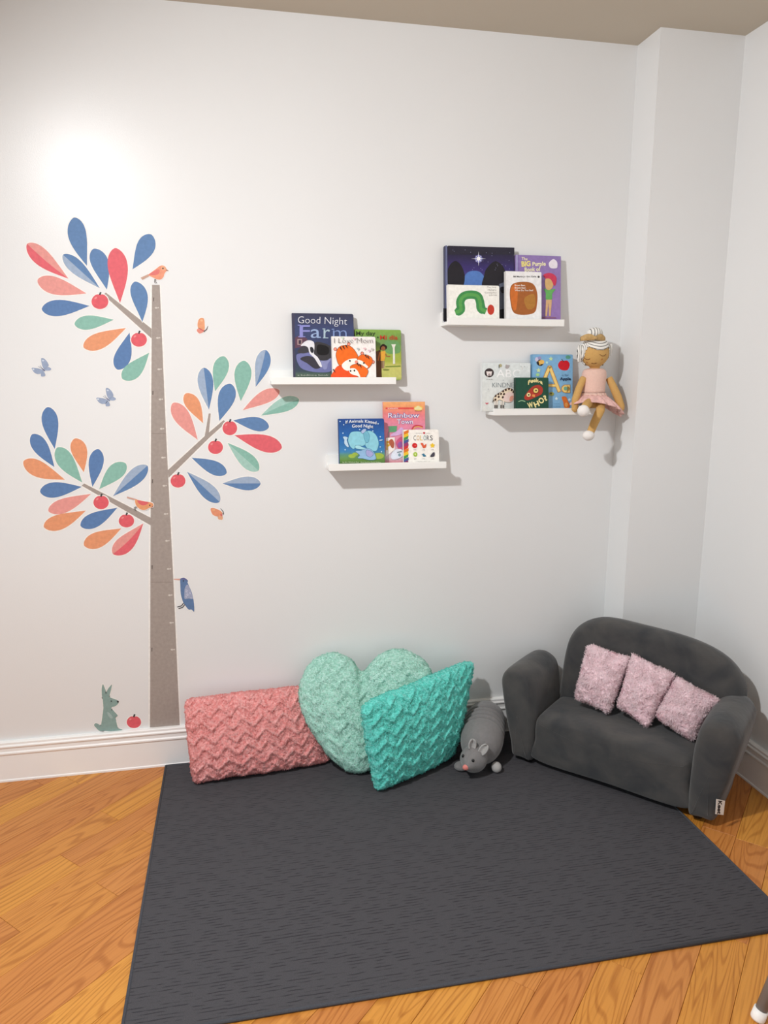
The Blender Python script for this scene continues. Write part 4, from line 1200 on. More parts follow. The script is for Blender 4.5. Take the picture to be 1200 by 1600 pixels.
# ================================================================== SOFA
SO = Vector((.942, -.227, RZ))
E1 = Vector((.67474, -.73805, 0)); E2 = Vector((.73805, .67474, 0)); E3 = Vector((0, 0, 1))
def S(x, y, z): return SO + E1 * x + E2 * y + E3 * z
def sofa_mat():
    m, nt, b = nodes_of('grey_suede')
    L = nt.links.new
    tc = nt.nodes.new('ShaderNodeTexCoord')
    n1 = nt.nodes.new('ShaderNodeTexNoise'); n1.inputs['Scale'].default_value = 9; n1.inputs['Detail'].default_value = 5; n1.inputs['Distortion'].default_value = .5
    L(tc.outputs['Object'], n1.inputs['Vector'])
    r = nt.nodes.new('ShaderNodeValToRGB')
    r.color_ramp.elements[0].position = .32; r.color_ramp.elements[0].color = rgb(54, 56, 59)
    r.color_ramp.elements[1].position = .72; r.color_ramp.elements[1].color = rgb(82, 80, 78)
    L(n1.outputs['Fac'], r.inputs['Fac']); L(r.outputs['Color'], b.inputs['Base Color'])
    b.inputs['Roughness'].default_value = .9
    b.inputs['Specular IOR Level'].default_value = .15
    b.inputs['Sheen Weight'].default_value = .25
    n2 = nt.nodes.new('ShaderNodeTexNoise'); n2.inputs['Scale'].default_value = 14; n2.inputs['Detail'].default_value = 3
    L(tc.outputs['Object'], n2.inputs['Vector'])
    bp = nt.nodes.new('ShaderNodeBump'); bp.inputs['Strength'].default_value = .35; bp.inputs['Distance'].default_value = .012
    L(n2.outputs['Fac'], bp.inputs['Height']); L(bp.outputs['Normal'], b.inputs['Normal'])
    return m
M_SOFA = sofa_mat()
sofa = empty('toddler_sofa', S(.35, .15, -RZ))
tag(sofa, 'small charcoal grey upholstered toddler sofa in the room corner', 'sofa')
def loft(rings, name, m, parent, sub=1):
    n = len(rings[0])
    V = [p for r in rings for p in r]
    Fc = []
    for i in range(len(rings) - 1):
        for k in range(n):
            Fc.append((i * n + k, i * n + (k + 1) % n, (i + 1) * n + (k + 1) % n, (i + 1) * n + k))
    Fc += [tuple(range(n - 1, -1, -1)), tuple(range((len(rings) - 1) * n, len(rings) * n))]
    o = mesh(name, V, Fc, m, parent, True)
    bm = bmesh.new(); bm.from_mesh(o.data); bmesh.ops.recalc_face_normals(bm, faces=bm.faces); bm.to_mesh(o.data); bm.free()
    for p in o.data.polygons: p.use_smooth = True
    if sub:
        s = o.modifiers.new('s', 'SUBSURF'); s.levels = s.render_levels = sub
        bake(o)
    return o
def padded(name, prof, y0, y1, rnd, m, parent, yfun=None, sub=1):
    """closed (x,z) profile swept along the sofa's depth with rounded ends"""
    cx = sum(p[0] for p in prof) / len(prof); cz = sum(p[1] for p in prof) / len(prof)
    pr = spline(prof, 4)
    rings = []
    steps = [(0, -rnd * .9), (.06, -rnd * .55), (.3, -rnd * .25), (1, 0)]
    for t, ins in steps: rings.append((y0 + rnd * t, ins))
    rings.append(((y0 + y1) / 2, 0))
    for t, ins in steps[::-1]: rings.append((y1 - rnd * t, ins))
    out = []
    for y, ins in rings:
        gp = grow(pr, ins) if ins else pr
        out.append([S(x, y + (yfun(x, z) if yfun else 0), z) for x, z in gp])
    # closing caps that dome slightly
    def shrink(r, k, dy):
        c = sum(r, Vector()) / len(r)
        return [c + (p - c) * k + E2 * dy for p in r]
    out = [shrink(out[0], .08, -.0045), shrink(out[0], .4, -.004), shrink(out[0], .75, -.002)] + out + [shrink(out[-1], .75, .002), shrink(out[-1], .4, .004), shrink(out[-1], .08, .0045)]
    return loft(out, name, m, parent, sub)
armL = [(.004, .018), (.045, .014), (.086, .018), (.090, .10), (.088, .19), (.083, .262), (.066, .325), (.022, .352), (-.024, .345), (-.050, .308), (-.046, .25), (-.026, .15), (-.006, .07)]
padded('armrest', armL, 0.0, .265, .03, M_SOFA, sofa)
armR = [(.705 - x, z) for x, z in armL][::-1]
padded('armrest', armR, -.004, .285, .03, M_SOFA, sofa)
seat = [(.088, .02), (.35, .018), (.618, .02), (.622, .10), (.622, .165), (.60, .196), (.48, .205), (.35, .207), (.22, .205), (.11, .196), (.086, .165), (.086, .10)]
padded('seat_cushion', seat, .004, .262, .03, M_SOFA, sofa)
bk = [(.075, .03), (.35, .03), (.63, .03), (.690, .20), (.716, .32), (.708, .385), (.668, .44), (.60, .478), (.50, .500), (.36, .510), (.23, .512), (.15, .478), (.105, .42), (.086, .33), (.078, .18)]
padded('backrest', bk, .225, .325, .038, M_SOFA, sofa, yfun=lambda x, z: .05 * (z - .2))
M_BLACK = mat('black_plastic', rgb(26, 24, 24), .6)
for x, y in ((.06, .04), (.645, .04), (.07, .25), (.64, .25)):
    V, Fc = tube([S(x, y, .0004), S(x, y, .03)], [.014, .016], 12)
    mesh('foot', V, Fc, M_BLACK, sofa, True)
# label sewn to the outer side of the right armrest
TM = mat('woven_label', rgb(236, 232, 226), .8)
tcs = [(1119.5, 1248.5), (1133, 1251.5), (1130.5, 1273.5), (1118, 1272)]
tn = (-E2 * .55 + E1 * .83).normalized()
tp0 = S(.722, .012, .09)
Vt = [on_plane(u, v, tp0, tn) for u, v in tcs]
to = mesh('brand_tag', Vt + [v - tn * .0012 for v in Vt], [(0, 1, 2, 3), (7, 6, 5, 4), (0, 4, 5, 1), (1, 5, 6, 2), (2, 6, 7, 3), (3, 7, 4, 0)], TM, sofa)
tag(to, 'white sewn tag reading Keet')
f = Flat(lambda u, v: on_plane(u, v, tp0, tn), tn, .0003)
f.text('Keet', 1122.4, 1250.8, 1120.6, 5.6, rgb(24, 22, 34), .03, y2=1271.6)
f.build('tag_lettering', M_COVER, to)

# ================================================================== CUSHIONS
def fbm(p, s, o=3):
    return noise.fractal(Vector(p) * s, 1.0, 2.0, o)
def pillow(name, BL, BR, TR_, TL, thick, m, nu=60, nv=60, pin=.06, relief=None, fuzz=.002, fscale=60., label='', cat='pillow', group=None, power=.5, seed=0., rnd=.06):
    BL, BR, TR_, TL = map(Vector, (BL, BR, TR_, TL))
    ex = (BR - BL + TR_ - TL) / 2; ey = (TL - BL + TR_ - BR) / 2
    n = ex.cross(ey).normalized()
    if n.dot(CAM - BL) < 0: n = -n
    wid, hei = ex.length, ey.length
    V, Fc = [], []
    def pt(i, j, side):
        # denser towards the rim so the edge stays round
        x = sin(pi / 2 * (2 * i / nu - 1)) * .35 + .65 * (2 * i / nu - 1)
        y = sin(pi / 2 * (2 * j / nv - 1)) * .35 + .65 * (2 * j / nv - 1)
        b_ = max(0, (1 - x * x)) ** power * max(0, (1 - y * y)) ** power
        cr = (abs(x) ** 7) * (abs(y) ** 7) * rnd
        xx = x * (1 - pin * (1 - y * y) - cr); yy = y * (1 - pin * (1 - x * x) - cr)
        s_, t_ = (xx + 1) / 2, (yy + 1) / 2
        base = BL * (1 - s_) * (1 - t_) + BR * s_ * (1 - t_) + TR_ * s_ * t_ + TL * (1 - s_) * t_
        wob = noise.noise_vector(base * 7 + Vector((seed, 0, 0))) * .010
        base = base + wob - n * wob.dot(n) + Vector((0, 0, max(0, -wob.z) * .5))
        p = base + n * side * thick / 2 * b_
        rim = min(1, (b_ * 2.2))
        d = 0
        if relief: d += relief(x * wid / 2, y * hei / 2) * (.25 + .75 * rim)
        q_ = p + Vector((seed, seed * 2, 0))
        d += fuzz * (fbm(q_, fscale) + .6 * fbm(q_ + Vector((9, 3, 1)), fscale * 2.7))
        nn = (n * side * (.25 + rim) + (base - (BL + BR + TR_ + TL) / 4) * (1 - rim) * 2.5).normalized()
        return p + nn * d
    idx = {}
    for side in (1, -1):
        for j in range(nv + 1):
            for i in range(nu + 1):
                edge = i in (0, nu) or j in (0, nv)
                if side == -1 and edge:
                    idx[(i, j, -1)] = idx[(i, j, 1)]
                    continue
                idx[(i, j, side)] = len(V)
                V.append(pt(i, j, side))
        for j in range(nv):
            for i in range(nu):
                q_ = (idx[(i, j, side)], idx[(i + 1, j, side)], idx[(i + 1, j + 1, side)], idx[(i, j + 1, side)])
                Fc.append(q_ if side == 1 else q_[::-1])
    org = (BL + BR) / 2
    me_o = mesh(name, V, Fc, m, None, True, origin=org)
    outward(me_o)
    return tag(me_o, label, cat, group)
def chevron(pitch, period, amp, h, rot=0.):
    def f_(x, y):
        x, y = x * cos(rot) - y * sin(rot), x * sin(rot) + y * cos(rot)
        t = (x / period) % 1
        tri = abs(2 * t - 1)
        v = (y + amp * tri) / pitch
        k = v % 1
        kk = abs(k - .5) * 2
        ridge = max(0, 1 - (kk / .42) ** 2)
        brk = .75 + .35 * noise.noise(Vector((x * 40, y * 40, 3)))
        return h * ridge * brk
    return f_
def plush(name, c, var=.12):
    return mat(name, c, .95, var, 55., .6, 330., .1, .35)
M_PINK = plush('rose_plush', rgb(246, 176, 173))
M_MINT = plush('mint_plush', rgb(188, 232, 219))
M_TEAL = plush('teal_plush', rgb(118, 228, 217))
GR = RZ + .002
PP = []
PP.append(pillow('throw_pillow', G(298, 1226, GR), G(520, 1190, GR), P(480, 1070, -.058), P(285, 1090, -.086), .125, M_PINK, 170, 100, .028,
       chevron(.046, .072, .034, .0075), .0035, 60., 'coral pink plush rectangular pillow with zigzag texture leaning on wall', 'pillow', 'plush pillows on the rug', .36, 1.))
PP.append(pillow('throw_pillow', G(584, 1239, GR), G(709, 1181, GR), P(741, 1027, -.075), P(564, 1102, -.330), .12, M_TEAL, 170, 110, .025,
       chevron(.049, .075, .036, .0075), .0035, 60., 'bright turquoise plush rectangular pillow with zigzag texture beside toy animal', 'pillow', 'plush pillows on the rug', .36, 2.))
# heart
hp0 = Vector((.40, -.222, GR)); hn = Vector((-.10, -.93, .36)).normalized()
HO = [(566, 1049), (548, 1030), (524, 1020), (498, 1026), (478, 1046), (467, 1082), (474, 1118), (492, 1150), (515, 1182), (545, 1205), (572, 1205), (610, 1185), (650, 1150), (672, 1110), (679, 1072), (668, 1038), (645, 1020), (618, 1014), (592, 1024)]
HP = spline(HO, 6)
hq = [on_plane(u, v, hp0, hn) for u, v in HP]
hc = on_plane(560, 1110, hp0, hn)
V, Fc = [], []
NR, NA = 44, len(hq)
hx = Vector((1, 0, 0)) - hn * hn.x; hx.normalize(); hy = hn.cross(hx) * -1
if hy.z < 0: hy = -hy
chv = chevron(.05, .075, .036, .006)
TH = .125
idx = {}
for side in (1, -1):
    for i in range(NR + 1):
        r_ = sin(pi / 2 * i / NR) * .5 + .5 * i / NR
        for k in range(NA):
            if i == 0 and k: continue
            if side == -1 and i == NR:
                idx[(i, k, -1)] = idx[(i, k, 1)]; continue
            base = hc + (hq[k] - hc) * r_
            # the notch runs down into a soft crease
            b_ = max(0, 1 - r_ ** 2.6) ** .5
            cre = math.exp(-((base - hq[0]).dot(hx) / .022) ** 2) * max(0, min(1, 1 - (hq[0] - base).dot(hy) / .20))
            b_ *= 1 - .45 * cre
            p = base + hn * side * TH / 2 * b_
            rel = base - hc
            d = chv(rel.dot(hx), rel.dot(hy)) * (.3 + .7 * min(1, b_ * 2)) + .0028 * (fbm(p, 70) + .6 * fbm(p, 190))
            nn = (hn * side * (.25 + b_) + (base - hc) * (1 - b_) * 3).normalized()
            idx[(i, k, side)] = len(V)
            V.append(p + nn * d)
    for i in range(NR):
        for k in range(NA):
            k2 = (k + 1) % NA
            if i == 0: q_ = (idx[(0, 0, side)], idx[(1, k, side)], idx[(1, k2, side)])
            else: q_ = (idx[(i, k, side)], idx[(i + 1, k, side)], idx[(i + 1, k2, side)], idx[(i, k2, side)])
            Fc.append(q_ if side == -1 else q_[::-1])
heart = mesh('heart_pillow', V, Fc, M_MINT, None, True, origin=on_plane(555, 1206, hp0, hn))
outward(heart)
tag(heart, 'pale mint heart shaped plush pillow between pink and turquoise pillows', 'pillow', 'plush pillows on the rug')
# pink fur cushions on the sofa
def SU(u, v, Y):               # photo point at sofa depth Y
    d = ray(u, v)
    b0 = S(0, Y, 0)
    t = (b0 - CAM).dot(E2) / d.dot(E2)
    return CAM + d * t
M_FUR = mat('pink_fur', rgb(255, 228, 234), .95, .03, 60., .5, 260., .1, .4)
CU = [((919, 1008), (986, 1026), (949, 1116), (898, 1090), 'pale pink fluffy cushion on the sofa, leftmost of three'),
      ((988, 1021), (1056, 1052), (1012, 1137), (964, 1103), 'pale pink fluffy cushion in the middle of the sofa'),
      ((1060, 1055), (1126, 1096), (1080, 1158), (1024, 1121), 'pale pink fluffy cushion against the right sofa armrest')]
fur_objs = []
for i, (tl, tr, br, bl, labl) in enumerate(CU):
    o = pillow('fluffy_cushion', SU(*bl, .135), SU(*br, .135), SU(*tr, .20), SU(*tl, .20), .075, M_FUR, 90, 90, .05, None, .0036, 48., labl, 'cushion', 'fluffy pink cushions on the sofa', .4, 3. + i)
    fur_objs.append(o)

def fibre(name, c):
    m, nt, b = nodes_of(name)
    L = nt.links.new
    tc = nt.nodes.new('ShaderNodeTexCoord'); n = nt.nodes.new('ShaderNodeTexNoise'); n.inputs['Scale'].default_value = 45
    L(tc.outputs['Object'], n.inputs['Vector'])
    r = nt.nodes.new('ShaderNodeValToRGB')
    r.color_ramp.elements[0].position = .3; r.color_ramp.elements[1].position = .7
    r.color_ramp.elements[0].color = tuple(x * .94 for x in c[:3]) + (1,); r.color_ramp.elements[1].color = tuple(min(1, x * 1.05) for x in c[:3]) + (1,)
    L(n.outputs['Fac'], r.inputs['Fac']); L(r.outputs['Color'], b.inputs['Base Color'])
    b.inputs['Roughness'].default_value = .9; b.inputs['Specular IOR Level'].default_value = .15
    t = nt.nodes.new('ShaderNodeBsdfTranslucent'); L(r.outputs['Color'], t.inputs['Color'])
    mx = nt.nodes.new('ShaderNodeMixShader'); mx.inputs[0].default_value = .5
    L(b.outputs[0], mx.inputs[1]); L(t.outputs[0], mx.inputs[2])
    L(mx.outputs[0], nt.nodes['Material Output'].inputs['Surface'])
    return m
F_PINK, F_MINT, F_TEAL, F_FUR = fibre('rose_fibre', rgb(250, 184, 181)), fibre('mint_fibre', rgb(198, 238, 226)), fibre('teal_fibre', rgb(128, 234, 224)), fibre('pink_fibre', rgb(255, 235, 239))
# soft pile: short tapering tufts standing on the cloth
def pile(o, count, length, width, m, rise=.5, seed=1):
    rd = random.Random(seed)
    me = o.data
    me.calc_loop_triangles()
    tris = [t for t in me.loop_triangles]
    acc, tot = [], 0.
    vis = []
    for t in tris:
        if (CAM - (o.location + t.center)).dot(t.normal) < -.6 * (CAM - o.location).length: continue
        tot += t.area; acc.append(tot); vis.append(t)
    import bisect
    V, Fc, N_ = [], [], []
    for _ in range(count):
        t = vis[min(len(vis) - 1, bisect.bisect(acc, rd.random() * tot))]
        a, b_ = rd.random(), rd.random()
        if a + b_ > 1: a, b_ = 1 - a, 1 - b_
        v0, v1, v2 = (me.vertices[i].co for i in t.vertices)
        p = v0 + (v1 - v0) * a + (v2 - v0) * b_
        n = Vector(t.normal)
        fl = noise.noise_vector((p + o.location) * 26) + Vector((rd.uniform(-1, 1), rd.uniform(-1, 1), rd.uniform(-1, 1))) * .45
        fl = fl - n * fl.dot(n)
        d = (n * rise + fl.normalized() * (1 - rise)).normalized()
        sd = d.cross(n).normalized() * width * .5
        L_ = length * rd.uniform(.6, 1.15)
        k = len(V)
        p = p - n * .0006
        mid = p + d * L_ * .55 + n * L_ * .06
        tip = p + d * L_
        q_ = [p + sd, p - sd, mid - sd * .85, mid + sd * .85, tip]
        if (q_[1] - q_[0]).cross(q_[3] - q_[0]).dot(n) < 0: q_ = [p - sd, p + sd, mid + sd * .85, mid - sd * .85, tip]
        V += q_
        N_ += [n] * 5
        Fc += [(k, k + 1, k + 2, k + 3), (k + 3, k + 2, k + 4)]
    org = ORIGIN[o.name]
    po = mesh('pile', [v + org for v in V], Fc, m, o, True)
    po.data.normals_split_custom_set_from_vertices([tuple(v) for v in N_])
    return tag(po, kind='stuff')
for i, o in enumerate(PP): pile(o, 16000, .0080, .0028, (F_PINK, F_TEAL)[i], .36, 10 + i)
pile(heart, 16000, .0080, .0028, F_MINT, .36, 14)
for i, o in enumerate(fur_objs): pile(o, 6500, .0120, .0034, F_FUR, .38, 20 + i)

# ================================================================== TOY ANIMAL
M_GREY = mat('grey_plush', rgb(128, 126, 126), .95, .06, 90., .25, 400., .1, .3)
M_GREY2 = mat('light_grey_plush', rgb(172, 170, 168), .95, .06, 90., .25, 400., .1, .3)
toy = empty('plush_toy_animal', (.84, -.17, RZ))
tag(toy, 'round grey plush toy animal with pink nose between turquoise pillow and sofa', 'plush toy')
ax0 = Vector((.824, -.250, RZ + .078)); ax1 = Vector((.905, -.078, RZ + .100))
axd = (ax1 - ax0).normalized()
parts = []
Lb = (ax1 - ax0).length
N = 90
rings = []
for i in range(N + 1):
    t = i / N
    s_ = -0.058 + (Lb + .112) * t                  # along the body
    u = (2 * t - 1)
    r_ = .078 * max(0.0, 1 - abs(u) ** 3.4) ** .5
    # rolled folds behind the shoulders
    for k_ in (.070, .096, .121, .145): r_ -= .014 * math.exp(-((s_ - k_) / .0048) ** 2)
    rings.append((ax0 + axd * s_, max(r_, .001)))
parts.append(tube([p for p, r in rings], [r for p, r in rings], 48))
head_c = P(740, 1186, -.300)
HR = (.048, .046, .046)
nose_c = P(728.5, 1198.5, -.348)
sn_d = (nose_c - head_c).normalized()
parts.append(ball(head_c, HR, 28, 18))
parts.append(tube([head_c, head_c.lerp(nose_c, .5), head_c.lerp(nose_c, .8), nose_c], [.044, .034, .021, .008], 24))
remeshed('body', parts, M_GREY, toy, .0032, 2)
bo = [o for o in toy.children if o.name.startswith('body')][0]
def on_body(u, v):
    """where the sight line through (u, v) meets the toy's skin"""
    d = ray(u, v).normalized()
    o_ = CAM - bo.matrix_local.translation - ORIGIN[toy.name]
    ok, loc, nor, _ = bo.ray_cast(o_, d)
    return (loc + ORIGIN[toy.name], nor) if ok else (head_c, -FWD)
M_BEAD = mat('bead_black', rgb(14, 13, 14), .2, spec=.6)
for u, v in ((724, 1181.5), (739, 1188.5)):
    c, n_ = on_body(u, v)
    V, Fc = ball(c + n_ * .001, (.0050, .0050, .0062), 14, 10)
    mesh('eye', V, Fc, M_BEAD, toy, True)
c, n_ = on_body(727.5, 1199.5)
V, Fc = ball(c - n_ * .003, (.0125, .0090, .0105), 16, 10)
mesh('nose', V, Fc, mat('nose_pink', rgb(222, 134, 126), .8), toy, True)
for bx, tx, sgn in (((737, 1168), (738, 1154), -1), ((752, 1176), (762, 1164), 1)):
    eb, n_ = on_body(*bx)
    d = ray(*tx)
    et = CAM + d * ((eb - CAM).dot(FWD) / d.dot(FWD))
    eu = et - eb
    eh = eu.length; eu.normalize()
    eb = eb - eu * .004
    ef = (CAM - eb).normalized() + Vector((-.25 * sgn, 0, 0)); ef = (ef - eu * ef.dot(eu)).normalized(); es = eu.cross(ef)
    V, Fc = [], []
    nu_, nv_ = 14, 10
    for jj in range(nv_ + 1):
        t = jj / nv_
        w = .0125 * sqrt(max(0, 1 - (2 * t * .98 - .86) ** 2 / 1.3)) + .001
        for ii in range(nu_ + 1):
            a = (2 * ii / nu_ - 1)
            V.append(eb + eu * (eh * 1.1 * t) + es * a * w + ef * (a * a * .012 - .004 + .004 * t))
    for jj in range(nv_):
        for ii in range(nu_):
            a = jj * (nu_ + 1) + ii
            Fc.append((a, a + 1, a + nu_ + 2, a + nu_ + 1))
    o = mesh('ear', V, Fc, M_GREY2, toy, True)
    sm_ = o.modifiers.new('s', 'SOLIDIFY'); sm_.thickness = .0055; sm_.offset = 0
    s2 = o.modifiers.new('b', 'SUBSURF'); s2.levels = s2.render_levels = 1
    bake(o)
V, Fc = ball(Vector((.868, -.298, RZ + .0195)), (.0185, .0200, .0190), 18, 12)
mesh('paw', V, Fc, mat('paw_plush', rgb(176, 174, 172), .95, .06, 90., .25, 400.), toy, True)
V, Fc = ball(Vector((.750, -.262, RZ + .0165)), (.026, .022, .016), 18, 12)
mesh('paw', V, Fc, M_GREY, toy, True)

# ================================================================== RAG DOLL
doll_o = Vector((1.27, -.075, SH['abc'][2]))
doll = empty('rag_doll', doll_o)
tag(doll, 'cloth doll in pink tutu dress with striped white hair sitting on ledge', 'doll')
M_SKIN = mat('doll_cloth', rgb(206, 164, 100), .9, .05, 300., .15, 700.)
M_DRESS = mat('pink_cotton', rgb(232, 196, 182), .95, .04, 200., .2, 500.)
M_TULLE = mat('pink_tulle', rgb(234, 190, 184), .95, .14, 90., .3, 300.)
M_SHOE = mat('white_felt', rgb(238, 234, 230), .9)
M_GOLD = mat('gold_ribbon', rgb(190, 156, 102), .6, .2, 120.)
def stripes(name):
    m, nt, b = nodes_of(name)
    L = nt.links.new
    uv = nt.nodes.new('ShaderNodeAttribute'); uv.attribute_name = 'strand'
    fr = nt.nodes.new('ShaderNodeMath'); fr.operation = 'FRACT'
    L(uv.outputs['Fac'], fr.inputs[0])
    gt = nt.nodes.new('ShaderNodeMath'); gt.operation = 'GREATER_THAN'; gt.inputs[1].default_value = .74
    L(fr.outputs[0], gt.inputs[0])
    mx = nt.nodes.new('ShaderNodeMix'); mx.data_type = 'RGBA'
    mx.inputs[6].default_value = rgb(240, 238, 232); mx.inputs[7].default_value = rgb(112, 112, 110)
    L(gt.outputs[0], mx.inputs['Factor']); L(mx.outputs[2], b.inputs['Base Color'])
    b.inputs['Roughness'].default_value = .9
    return m
M_HAIR = stripes('striped_hair')
hc_ = P(929.5, 551, -.085)
parts = [ball(hc_, (.051, .040, .052), 28, 18)]
neck = P(930, 577, -.075)
waist = P(926, 616.5, -.070)
hip = P(928, 633, -.060)
parts += [tube([hc_ + Vector((0, .005, -.03)), neck, neck + Vector((0, 0, -.012))], [.02, .017, .022], 16)]
parts += [tube([neck + Vector((0, 0, -.004)), neck + Vector((0, 0, -.012)), waist, hip], [.020, .026, .029, .033], 20)]
armA = [P(912, 590, -.078), P(905, 606, -.088), P(899, 624, -.094), P(898, 640, -.096), P(899, 644, -.097)]
armB = [P(951, 590, -.078), P(958, 604, -.085), P(965, 620, -.090), P(971, 636, -.096), P(972, 642, -.097)]
parts += [tube(armA, [.0125, .0130, .0135, .0115, .006], 14), tube(armB, [.0125, .0140, .0150, .0125, .007], 14)]
legA = [P(922, 632, -.060), P(920, 628, -.11), P(915, 635, -.165), P(912, 642, -.19)]
legB = [P(934, 632, -.060), P(939, 628.5, -.108), P(938, 641, -.136), P(929, 660, -.132), P(922, 677, -.126)]
parts += [tube(legA, [.0155, .0155, .0155, .014], 14), tube(legB, [.0155, .0155, .0160, .0150, .0135], 14)]
remeshed('body', parts, M_SKIN, doll, .003, 3)
V, Fc = ball(P(911.5, 642, -.200), (.0205, .022, .0205), 18, 12); mesh('shoe', V, Fc, M_SHOE, doll, True)
V, Fc = ball(P(919.5, 680.5, -.130), (.021, .022, .0185), 18, 12); mesh('shoe', V, Fc, M_SHOE, doll, True)
# bodice
nb = 28
rings = []
for t, w, d in ((0, .020, .018), (.03, .034, .030), (.10, .0435, .037), (.3, .0455, .040), (.6, .0440, .040), (.85, .0445, .040), (1., .047, .041)):
    c = neck.lerp(waist, t) + Vector((-.001, .002, .004 * (1 - t)))
    rings.append([c + Vector((w * cos(2 * pi * k / nb), d * sin(2 * pi * k / nb), 0)) for k in range(nb)])
loft(rings, 'bodice', M_DRESS, doll, 1)
# waist frill and tutu
def frill(name, c, levels, m, npl, ph=0., tilt=None):
    V, Fc = [], []
    n = 96
    for (z, rx, ry, amp, cx, cy) in levels:
        for k in range(n):
            a = 2 * pi * k / n
            w = amp * (sin(npl * a + ph) + .5 * sin(npl * 1.7 * a + 1 + ph))
            zz = z + (tilt(a, z) if tilt else 0)
            V.append(c + Vector(((rx + w) * cos(a) + cx, (ry + w) * sin(a) + cy, zz)))
    L_ = len(levels)
    for j in range(L_ - 1):
        for k in range(n):
            Fc.append((j * n + k, j * n + (k + 1) % n, (j + 1) * n + (k + 1) % n, (j + 1) * n + k))
    o = mesh(name, V, Fc, m, doll, True)
    s = o.modifiers.new('s', 'SOLIDIFY'); s.thickness = .0012
    return bake(o)
wz = waist
frill('waist_frill', wz, [(.006, .046, .038, .001, 0, 0), (.0, .048, .040, .0012, 0, 0), (-.005, .052, .043, .0022, 0, 0)], M_DRESS, 17)
def tl(a, z): return z * (.34 * cos(a) - .48 * abs(sin(a)))
frill('tutu_skirt', wz, [(0, .045, .037, .0005, 0, 0), (-.012, .057, .047, .002, .002, -.004), (-.028, .072, .054, .004, .006, -.010), (-.046, .086, .059, .006, .008, -.016), (-.060, .092, .062, .008, .009, -.019)], M_TULLE, 15, .7, tl)
frill('tutu_underskirt', wz, [(0, .043, .035, .0005, 0, 0), (-.025, .062, .048, .003, .004, -.008), (-.052, .076, .052, .005, .008, -.013)], M_TULLE, 13, 2.1, tl)
# hair: cap with striped strands swept from the crown, side locks, bun and bow
def hair_cap():
    nu_, nv_ = 96, 40
    V, St = [], []
    Fc = []
    rx, ry, rz = .0555, .0445, .0575
    keep = []
    for j in range(nv_ + 1):
        ph = pi * .80 * j / nv_
        for i in range(nu_):
            a = 2 * pi * i / nu_
            x, y, z = sin(ph) * cos(a), sin(ph) * sin(a), cos(ph)
            V.append(hc_ + Vector((x * rx, y * ry + .002, z * rz + .001)))
            # hairline on the face: an arch open below
            face = y < -.05 and z < .10 + .30 * (abs(x) / .9) ** 2 and abs(x) < .86 and not (abs(x) > .74 and z > .10)
            keep.append(not face)
            # strands fan out from the parting bow: arcs follow the hairline at the front
            St.append((z - .30 * (abs(x) / .9) ** 2) * 5.5 if y < 0.0 and abs(x) < .70 else (abs(x) - .70) * 14)
    for j in range(nv_):
        for i in range(nu_):
            q_ = (j * nu_ + i, j * nu_ + (i + 1) % nu_, (j + 1) * nu_ + (i + 1) % nu_, (j + 1) * nu_ + i)
            if all(keep[k] for k in q_): Fc.append(q_)
    used = sorted(set(i for q_ in Fc for i in q_))
    mp = {u: k for k, u in enumerate(used)}
    o = mesh('hair', [V[u] for u in used], [tuple(mp[i] for i in q_) for q_ in Fc], M_HAIR, doll, True)
    at = o.data.attributes.new('strand', 'FLOAT', 'POINT')
    for k, u in enumerate(used): at.data[k].value = St[u]
    s = o.modifiers.new('s', 'SOLIDIFY'); s.thickness = .0035; s.offset = 1
    return bake(o)
hair_cap()
def striped_ball(name, c, r, nstr):
    V, Fc = ball(c, r, 32, 14)
    o = mesh(name, V, Fc, M_HAIR, doll, True)
    at = o.data.attributes.new('strand', 'FLOAT', 'POINT')
    for k, v in enumerate(V): at.data[k].value = (v.x - c.x) / r[0] * nstr
    return o
striped_ball('hair_bun', P(929.5, 521, -.088), (.0290, .024, .021), 3.0)
for sx, px0, px1 in ((-1, (907, 540), (905, 565)), (1, (953, 538), (952, 555))):
    a = P(*px0, -.082); b_ = P(*px1, -.086)
    V, Fc = tube([a, a.lerp(b_, .5) + Vector((sx * .002, 0, 0)), b_, b_ + Vector((0, 0, -.004))], [.009, .0095, .006, .001], 14)
    o = mesh('hair_lock', V, Fc, M_HAIR, doll, True)
    at = o.data.attributes.new('strand', 'FLOAT', 'POINT')
    for k, v in enumerate(V): at.data[k].value = (v.x - a.x) / .0055
# bow
bw = P(930, 528, -.122)
for sx in (-1, 1):
    V, Fc = [], []
    for j in range(9):
        t = j / 8
        w = .0045 + .0070 * sin(pi * (.15 + .70 * t))
        c = bw + Vector((sx * (.004 + .042 * t), .018 * t * t, .004 * sin(pi * t) - .003 * t))
        for k in range(12):
            a = 2 * pi * k / 12
            V.append(c + Vector((0, .0050 * sin(a), w * cos(a))))
    for j in range(8):
        for k in range(12): Fc.append((j * 12 + k, j * 12 + (k + 1) % 12, (j + 1) * 12 + (k + 1) % 12, (j + 1) * 12 + k))
    Fc += [tuple(range(12)), tuple(range(96, 108))]
    mesh('hair_bow', V, Fc, M_GOLD, doll, True)
V, Fc = ball(bw + Vector((0, -.002, 0)), (.007, .007, .0065), 14, 10); mesh('bow_knot', V, Fc, M_GOLD, doll, True)
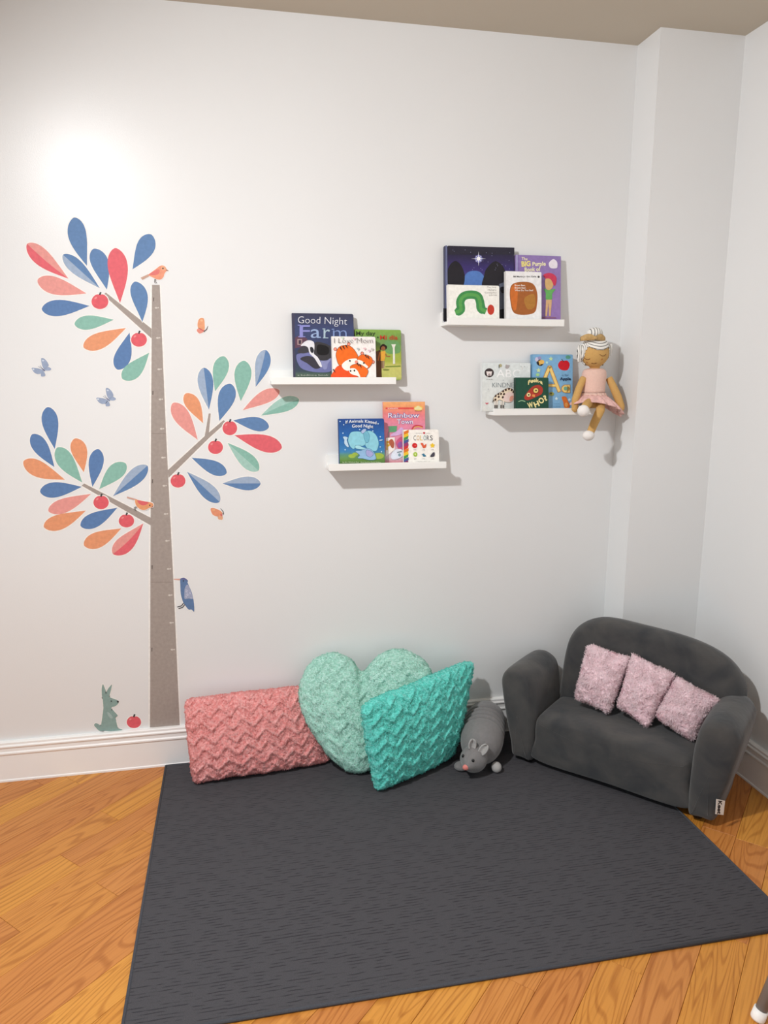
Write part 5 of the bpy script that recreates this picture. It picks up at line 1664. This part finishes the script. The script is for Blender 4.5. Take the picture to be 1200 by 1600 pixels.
# stitched face
M_STITCH = mat('brown_thread', rgb(120, 78, 44), .8)
def on_face(u, v):
    # nearest hit of the view ray with the head ellipsoid (pushed out a little)
    d = ray(u, v); r = (.0515, .0405, .0525)
    o_ = CAM - hc_
    A = sum((d[i] / r[i]) ** 2 for i in range(3)); B2 = sum(o_[i] * d[i] / r[i] ** 2 for i in range(3)); C2 = sum((o_[i] / r[i]) ** 2 for i in range(3)) - 1
    D_ = B2 * B2 - A * C2
    return CAM + d * ((-B2 - sqrt(max(0, D_))) / A)
for nm, pts in (('eye', [(913, 559), (915.5, 561.5), (919, 562), (922, 560.5)]), ('eye', [(937, 553.5), (940, 556), (944, 556), (947, 553.5)]), ('mouth', [(924, 567.5), (928, 568.3), (932, 567.2)])):
    V, Fc = tube([on_face(*p) for p in pts], .0009, 8)
    mesh(nm, V, Fc, M_STITCH, doll, True)
for u, v in ((917, 566), (940.5, 561.5)):
    c = on_face(u, v)
    V, Fc = ball(c, (.0030, .0012, .0026), 10, 6); mesh('cheek_stitch', V, Fc, mat('cheek_thread', rgb(168, 110, 60), .9), doll, True)

# ================================================================== SMALL TABLE at the right edge
tbc = Vector((1.392, -1.372, 0))
tb = empty('small_table', tbc)
tag(tb, 'grey metal furniture leg with white foot cap at lower right edge', 'table')
M_LEG = mat('grey_metal', rgb(136, 130, 126), .45, .03, 40.)
M_CAP = mat('white_cap', rgb(240, 238, 234), .5)
for k in range(4):
    a = pi - k * pi / 2
    d = Vector((cos(a), sin(a), 0))
    f0 = tbc + d * .308; f1 = tbc + d * .17 + Vector((0, 0, .43))
    ax = (f1 - f0).normalized()
    zl = .0 if k != 1 else 0.0
    V, Fc = tube([f0 + ax * .012, f1], .0125, 16)
    mesh('leg', V, Fc, M_LEG, tb, True)
    V, Fc = tube([f0 + Vector((0, 0, .0006)), f0 + ax * .004 + Vector((0, 0, .0006)), f0 + ax * .026], [.0145, .0155, .0150], 16)
    mesh('foot_cap', V, Fc, M_CAP, tb, True)
V, Fc = tube([tbc + Vector((0, 0, .43)), tbc + Vector((0, 0, .434)), tbc + Vector((0, 0, .448)), tbc + Vector((0, 0, .452))], [.24, .247, .247, .24], 48)
mesh('table_top', V, Fc, M_CAP, tb)
